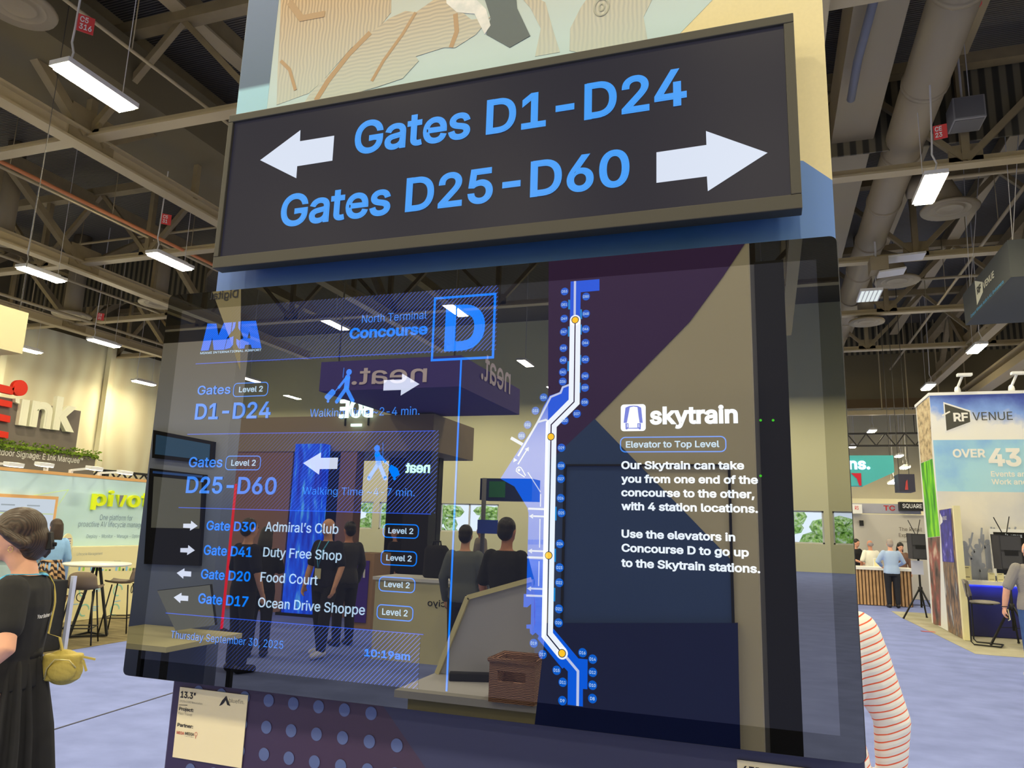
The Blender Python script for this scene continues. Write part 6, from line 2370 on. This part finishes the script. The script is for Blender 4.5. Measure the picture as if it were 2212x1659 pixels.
MB().prism([Vector((p.x, p.y, max(p.z, zmin))) for p in pts], (0, -.02, 0)).obj('screen_frame', m_black, t)
MB().prism([Vector((p.x * .99 + sc.x * .01, p.y + .002, max(p.z * .985 + .012, zmin + .004))) for p in pts], (0, .002, 0)).obj('page', glow('page_white', (178, 180, 168), .75), t)

# brown booth with the blue and red light columns
YW = 12.3
bw = thing('brown_booth', 'tan brown booth with a black portal mirrored in the left half of the display', 'booth', (-8, MY - YW, 0))
m_brown = mat('brown_panel', (150, 108, 80), .8)
m_bfas = mat('tan_fascia', (164, 138, 96), .9)
x0, x1 = RV(492, 950, YW).x, RV(935, 950, YW).x
zf0, zf1 = RV(650, 975, YW).z, RV(650, 900, YW).z
MB().box((x0, MY - YW - 2, zf0), (x1, MY - YW, zf1)).obj('fascia', m_bfas, bw)
xa, xb, xc, xd = [RV(v, 1100, YW).x for v in (622, 726, 762, 880)]
MB().box((x0, MY - YW - .3, 0), (xa, MY - YW - .02, zf0)).box((xb, MY - YW - .3, 0), (xc, MY - YW - .02, zf0)).obj('wall_panel', m_brown, bw)
MB().box((xa, MY - YW - .5, 0), (xb, MY - YW - .3, zf0)).box((xc, MY - YW - 1.5, 0), (xd, MY - YW - 1.3, zf0)).obj('portal', m_black, bw)
xe = RV(875, 1050, YW).x
MB().box((xe, MY - YW - .3, 0), (x1, MY - YW + .02, RV(900, 975, YW).z)).obj('black_panel', m_black, bw)
mb = MB()
mtext(mb, 'neat', (930, 1024), (878, 1020), (930, 1001), YW, .02, .03, .02)
mb.obj('glowing_lettering', glow('cool_white_sign', (200, 255, 235), 4.5), bw)
xl0, xl1 = RV(640, 1150, YW).x, RV(702, 1150, YW).x
t = thing('light_column', 'glowing blue column mirrored behind the left arrow', 'light column', ((xl0 + xl1) / 2, MY - YW + .15, 0))
MB().box((xl0, MY - YW + .03, .05), (xl1, MY - YW + .26, RV(670, 962, YW).z)).obj('glow_tube', cloud_mat('blue_glow', [(.35, (0, 40, 190)), (.55, (0, 90, 255)), (.72, (90, 190, 255))], 1, 3, stretch=(3, 3, .6), emit=2.2), t)
MB().box((xl0 - .1, MY - YW + .01, 0), (xl1 + .1, MY - YW + .3, .05)).obj('base', m_black, t)
YR = 9.5
xr0, xr1 = RV(483, 1150, YR).x, RV(500, 1150, YR).x
t = thing('light_column', 'slim glowing red column mirrored behind the gate list', 'light column', ((xr0 + xr1) / 2, MY - YR, 0))
MB().tube([((xr0 + xr1) / 2, MY - YR, .1), ((xr0 + xr1) / 2, MY - YR, RV(490, 1045, YR).z)], (xr1 - xr0) / 2, 16).obj('glow_tube', glow('red_glow', (255, 10, 40), 2.0), t, True)
MB().lathe([(.2, 0), (.2, .05), (.1, .1)], ((xr0 + xr1) / 2, MY - YR, 0), 20).obj('base', m_black, t, True)

# glowing sign above it
YS = 12.26
t = thing('glowing_sign', 'glowing white three letter sign mirrored beside the walking time', 'sign', RV(770, 920, YS))
mb = MB()
mtext(mb, 'BOE', (806, 910), (736, 896), (806, 870), YS, .025, .02, .04)
mb.obj('glowing_lettering', glow('white_sign_glow', (215, 255, 235), 6), t)
q0, q1 = RV(760, 916, YS), RV(782, 919, YS)
MB().box((q0.x, q0.y, q0.z - .05), (q1.x, q0.y + .04, q0.z)).obj('underline', glow('white_sign_glow_two', (215, 255, 235), 6), t)
mb = MB()
for v in (745, 795):
    q = RV(v, 905, YS)
    mb.box((q.x - .012, MY - YW + .001, zf1 - .2), (q.x + .012, q.y - .005, q.z + .25))
mb.obj('sign_post', m_black, t)

# purple hanging banner, two faces
YN = 10.0
n0, n1 = RV(692, 810, YN), RV(995, 805, YN)
nz1, nz0 = (RV(700, 775, YN).z + RV(995, 775, YN).z) / 2, (RV(690, 842, YN).z + RV(995, 838, YN).z) / 2
far = at_x(1123, 850, n1.x)
t = thing('hanging_banner', 'purple hanging banner with round pale letters mirrored under the concourse heading', 'banner', (n1.x, n1.y, nz0))
MB().box((n0.x, MY - far.y, nz0), (n1.x, n1.y, nz1)).obj('banner_box', mat('violet_banner', (66, 48, 108), .8), t)
mb = MB()
mtext(mb, 'neat.', (922, 825), (760, 832), (922, 786), YN, .01)
text(mb, 'neat.', Vector((n1.x + .01, MY - at_x(1100, 870, n1.x).y, nz0 + .28)), Vector((n1.x + .01, MY - at_x(1036, 850, n1.x).y, nz0 + .28)), Z3 * .48, X3, .01)
mb.obj('banner_lettering', mat('pale_pink_letter', (226, 200, 180), .9), t)
MB().tube([(n0.x + .2, n1.y - .2, nz1), (n0.x + .2, n1.y - .2, 13.58)], .015, 5).tube([(n1.x - .2, n1.y - .2, nz1), (n1.x - .2, n1.y - .2, 13.58)], .015, 5).obj('hanging_wires', m_dcord, t)

# white counter with the black bag on it
a_, b_ = RZ(868, 1402, 0), RZ(975, 1440, 0)
wc = thing('white_counter', 'white counter with small dark lettering mirrored left of the blue line', 'counter', ((a_.x + b_.x) / 2, b_.y, 0))
MB().box((a_.x, b_.y - .6, 0), (b_.x, b_.y, .99)).obj('front_panel', m_cream, wc)
MB().box((a_.x - .03, b_.y - .63, .99), (b_.x + .03, b_.y + .03, 1.03)).obj('counter_top', m_white, wc)
yv_ = MY - b_.y
mb = MB()
mtext(mb, 'ciyo', (963, 1312), (924, 1308), (963, 1298), yv_, .01)
mb.obj('lettering', m_ink, wc)
q = RV(940, 1262, yv_ + .3)
t = thing('black_bag', 'black rounded bag standing on the mirrored white counter', 'bag', (q.x, q.y, 1.03))
MB().loft([(q.x, q.y, 1.032, .15, .1), (q.x, q.y, 1.06, .17, .12), (q.x, q.y, 1.4, .16, .11), (q.x, q.y, 1.45, .12, .08)], 24, 3).obj('bag_body', m_black_cloth, t, True)
MB().tube([(q.x - .06, q.y, 1.44), (q.x - .05, q.y, 1.5), (q.x + .05, q.y, 1.5), (q.x + .06, q.y, 1.44)], .012, 8).obj('handle', m_black, t, True)

# cream desk with slanted console, basket and black bar
a_ = RZ(852, 1490, .78)
dk = thing('cream_desk', 'cream desk mirrored at the bottom of the display under the basket', 'desk', (a_.x + .6, a_.y - .5, 0))
MB().box((a_.x, a_.y - 1.2, .74), (a_.x + 1.15, a_.y, .78)).obj('desk_top', mat('desk_white', (226, 214, 186), 1.2, .5), dk)
MB().box((a_.x + .06, a_.y - 1.1, 0), (a_.x + 1.1, a_.y - .06, .74)).obj('desk_front', mat('olive_cream', (176, 158, 100), .9), dk)
yv_ = MY - (a_.y - .55)
cs = thing('slanted_console', 'big pale grey slanted console panel mirrored left of the route map', 'console', (a_.x + .7, a_.y - .6, .78))
pts = [RV(*q, yv_) for q in ((1012, 1290), (1148, 1252), (1150, 1480), (945, 1480))]
pts = [Vector((p.x, p.y, max(p.z, .782))) for p in pts]
MB().prism(pts, (0, -.05, 0)).obj('console_panel', mat('console_grey', (186, 178, 162), 1.0), cs)
MB().bar(pts[0] + PF * .01, pts[1] + PF * .01, .03, .03).bar(pts[0] + PF * .01, pts[3] + PF * .01, .03, .03).obj('console_edge', m_cream, cs)
q = RZ(1107, 1522, .78)
bk = thing('wicker_basket', 'brown wicker basket mirrored at the foot of the route map', 'basket', (q.x, q.y - .1, .78))
m_wick = wave_mat('wicker', (110, 74, 50), (186, 134, 98), .85, 38, 'Z', .8, .5, 4)
mb = MB()
x0, x1, y0, y1 = q.x - .14, q.x + .12, q.y - .24, q.y
for bx in (((x0, y1 - .02, .782), (x0 + .05, y1, 1.0)), ((x1 - .05, y1 - .02, .782), (x1, y1, 1.0)), ((x0 + .05, y1 - .02, .782), (x1 - .05, y1, .89)), ((x0 + .05, y1 - .02, .945), (x1 - .05, y1, 1.0)),
           ((x0, y0, .782), (x1, y0 + .02, 1.0)), ((x0, y0 + .02, .782), (x0 + .02, y1 - .02, 1.0)), ((x1 - .02, y0 + .02, .782), (x1, y1 - .02, 1.0)), ((x0 + .02, y0 + .02, .782), (x1 - .02, y1 - .02, .79))):
    mb.box(*bx)
mb.obj('wicker_body', m_wick, bk)
MB().tube([(x0, y1, 1.0), (x1, y1, 1.0), (x1, y0, 1.0), (x0, y0, 1.0), (x0, y1, 1.0)], .014, 8).obj('rim', m_wick, bk, True)
q = RZ(1035, 1465, .78)
solo(MB().obox((q.x, q.y + .1, .806), (.3, .06, .05), (1, -.35, 0)), 'black_bar', m_black, 'black bar lying on the mirrored cream desk beside the basket', 'device', bevel=.008)

# further stands in the mirrored hall
YP = 11.2
p0, p1 = RV(757, 1262, YP), RV(808, 1196, YP)
t = thing('purple_counter', 'wood framed purple counter mirrored right of the man in the dark polo', 'counter', (p0.x, p0.y, 0))
MB().box((p0.x, p0.y - .6, 0), (p1.x, p0.y - .02, p1.z)).obj('wood_frame', mat('counter_wood', (170, 128, 80), .9), t)
MB().box((p0.x + .05, p0.y - .02, .1), (p1.x - .08, p0.y, p1.z - .12)).obj('purple_front', mat('purple_front', (74, 44, 120), .85), t)
mb = MB()
mtext(mb, 'n', (790, 1248), (776, 1247), (790, 1224), YP, .02, .03)
mb.obj('lettering', m_white, t)
YC2 = 15.5
p0, p1 = RV(1036, 1080, YC2), RV(1150, 1034, YC2)
t = thing('canopy_sign', 'dark canopy sign on a grey pole mirrored left of the route map', 'sign', (p0.x, p0.y, 0))
MB().box((p0.x, p0.y - .6, p0.z), (p1.x, p0.y, p1.z)).obj('canopy_box', mat('canopy_navy', (52, 66, 96), .9), t)
q0, q1 = RV(1056, 1074, YC2), RV(1092, 1040, YC2)
MB().box((q0.x, p0.y, q0.z), (q1.x, p0.y + .01, q1.z)).obj('green_patch', mat('canopy_green', (60, 140, 80), .9), t)
x_ = RV(1048, 1060, YC2).x
MB().tube([(x_, p0.y + .06, 0), (x_, p0.y + .06, p1.z)], .05, 10).obj('pole', m_grey, t, True)
q0, q1 = RV(1036, 1152, YC2), RV(1080, 1124, YC2)
MB().box((q0.x, p0.y + .12, q0.z), (q1.x, p0.y + .15, q1.z)).obj('blue_placard', mat('placard_blue', (70, 96, 170), .9), t)

# mirrored visitors
m_polo = mat('navy_polo', (30, 30, 38), 1, .85, bump=.3, bscale=9)


def mperson(px, Yv, label, head, **k):
    q = RV(px, 1250, Yv)
    return person(label, q.x, q.y, head, vox=.018, **k)


f = RZ(690, 1418, 0)
pm, hd, hr = person('man in a dark polo shirt with a badge walking towards the display, seen mirrored', f.x, f.y, 10, 1.76, m_skin, ('balding', m_hdark), (m_polo, 'short'), ('trousers', m_dkpants), m_wshoe, vox=.014, stride=.18, width=1.06)
lobj(MB().tube([(-.07, .06, 1.45), (-.05, .145, 1.32), (0, .15, 1.1), (.05, .145, 1.32), (.07, .06, 1.45)], .008, 6), 'lanyard', m_teal, pm, True)
lobj(MB().box((-.05, .145, .97), (.05, .151, 1.1)), 'badge', m_cream, pm)
mperson(528, 7.4, 'visitor in a dark shirt seen mirrored from behind in front of the red column', 200, hair=('short', m_hbrown), top=(m_polo, 'short'), bottom=('trousers', m_dkpants), skin=m_skin)
mperson(566, 8.3, 'woman with long dark hair looking at her phone, seen mirrored beside the red column', 150, h=1.62, hair=('long', m_hdark), top=(m_black_cloth, 'short'), bottom=('trousers', m_dkpants), skin=m_skin2,
        armL=((-.24, .05, 1.12), (-.08, .28, 1.18)), armR=((.24, .05, 1.12), (.08, .28, 1.18)), head_tilt=.4)
mperson(748, 9.6, 'man in a dark jacket seen mirrored right of the blue column', 120, hair=('short', m_hdark), top=(mat('charcoal_jacket', (52, 48, 44), 1), 'long'), bottom=('trousers', m_dkpants), skin=m_skin2)
mperson(1002, 8.2, 'visitor in a grey green jacket seen mirrored left of the slanted console', 170, hair=('short', m_hdark), top=(mat('grey_green_jacket', (100, 100, 84), 1), 'long'), bottom=('trousers', m_dkpants))
mperson(1092, 6.9, 'man in a black shirt with dark hair seen mirrored behind the slanted console', 190, h=1.80, hair=('short', m_hdark), top=(m_black_cloth, 'short'), bottom=('trousers', m_dkpants), skin=m_skin2)
mperson(850, 13.0, 'woman with dark hair seen mirrored behind the Level 2 badges', 30, h=1.66, hair=('long', m_hdark), top=(m_black_cloth, 'long'), bottom=('trousers', m_dkpants))
mperson(915, 14.5, 'bald visitor seen mirrored beyond the black bag', 15, hair=('balding', m_hdark), top=(m_polo, 'long'), bottom=('trousers', m_dkpants))
mperson(1035, 17.2, 'visitor with light hair seen mirrored below the green windows', 40, hair=('short', m_hgrey), top=(mat('sand_shirt', (160, 140, 110), 1), 'long'), bottom=('trousers', m_dkpants))
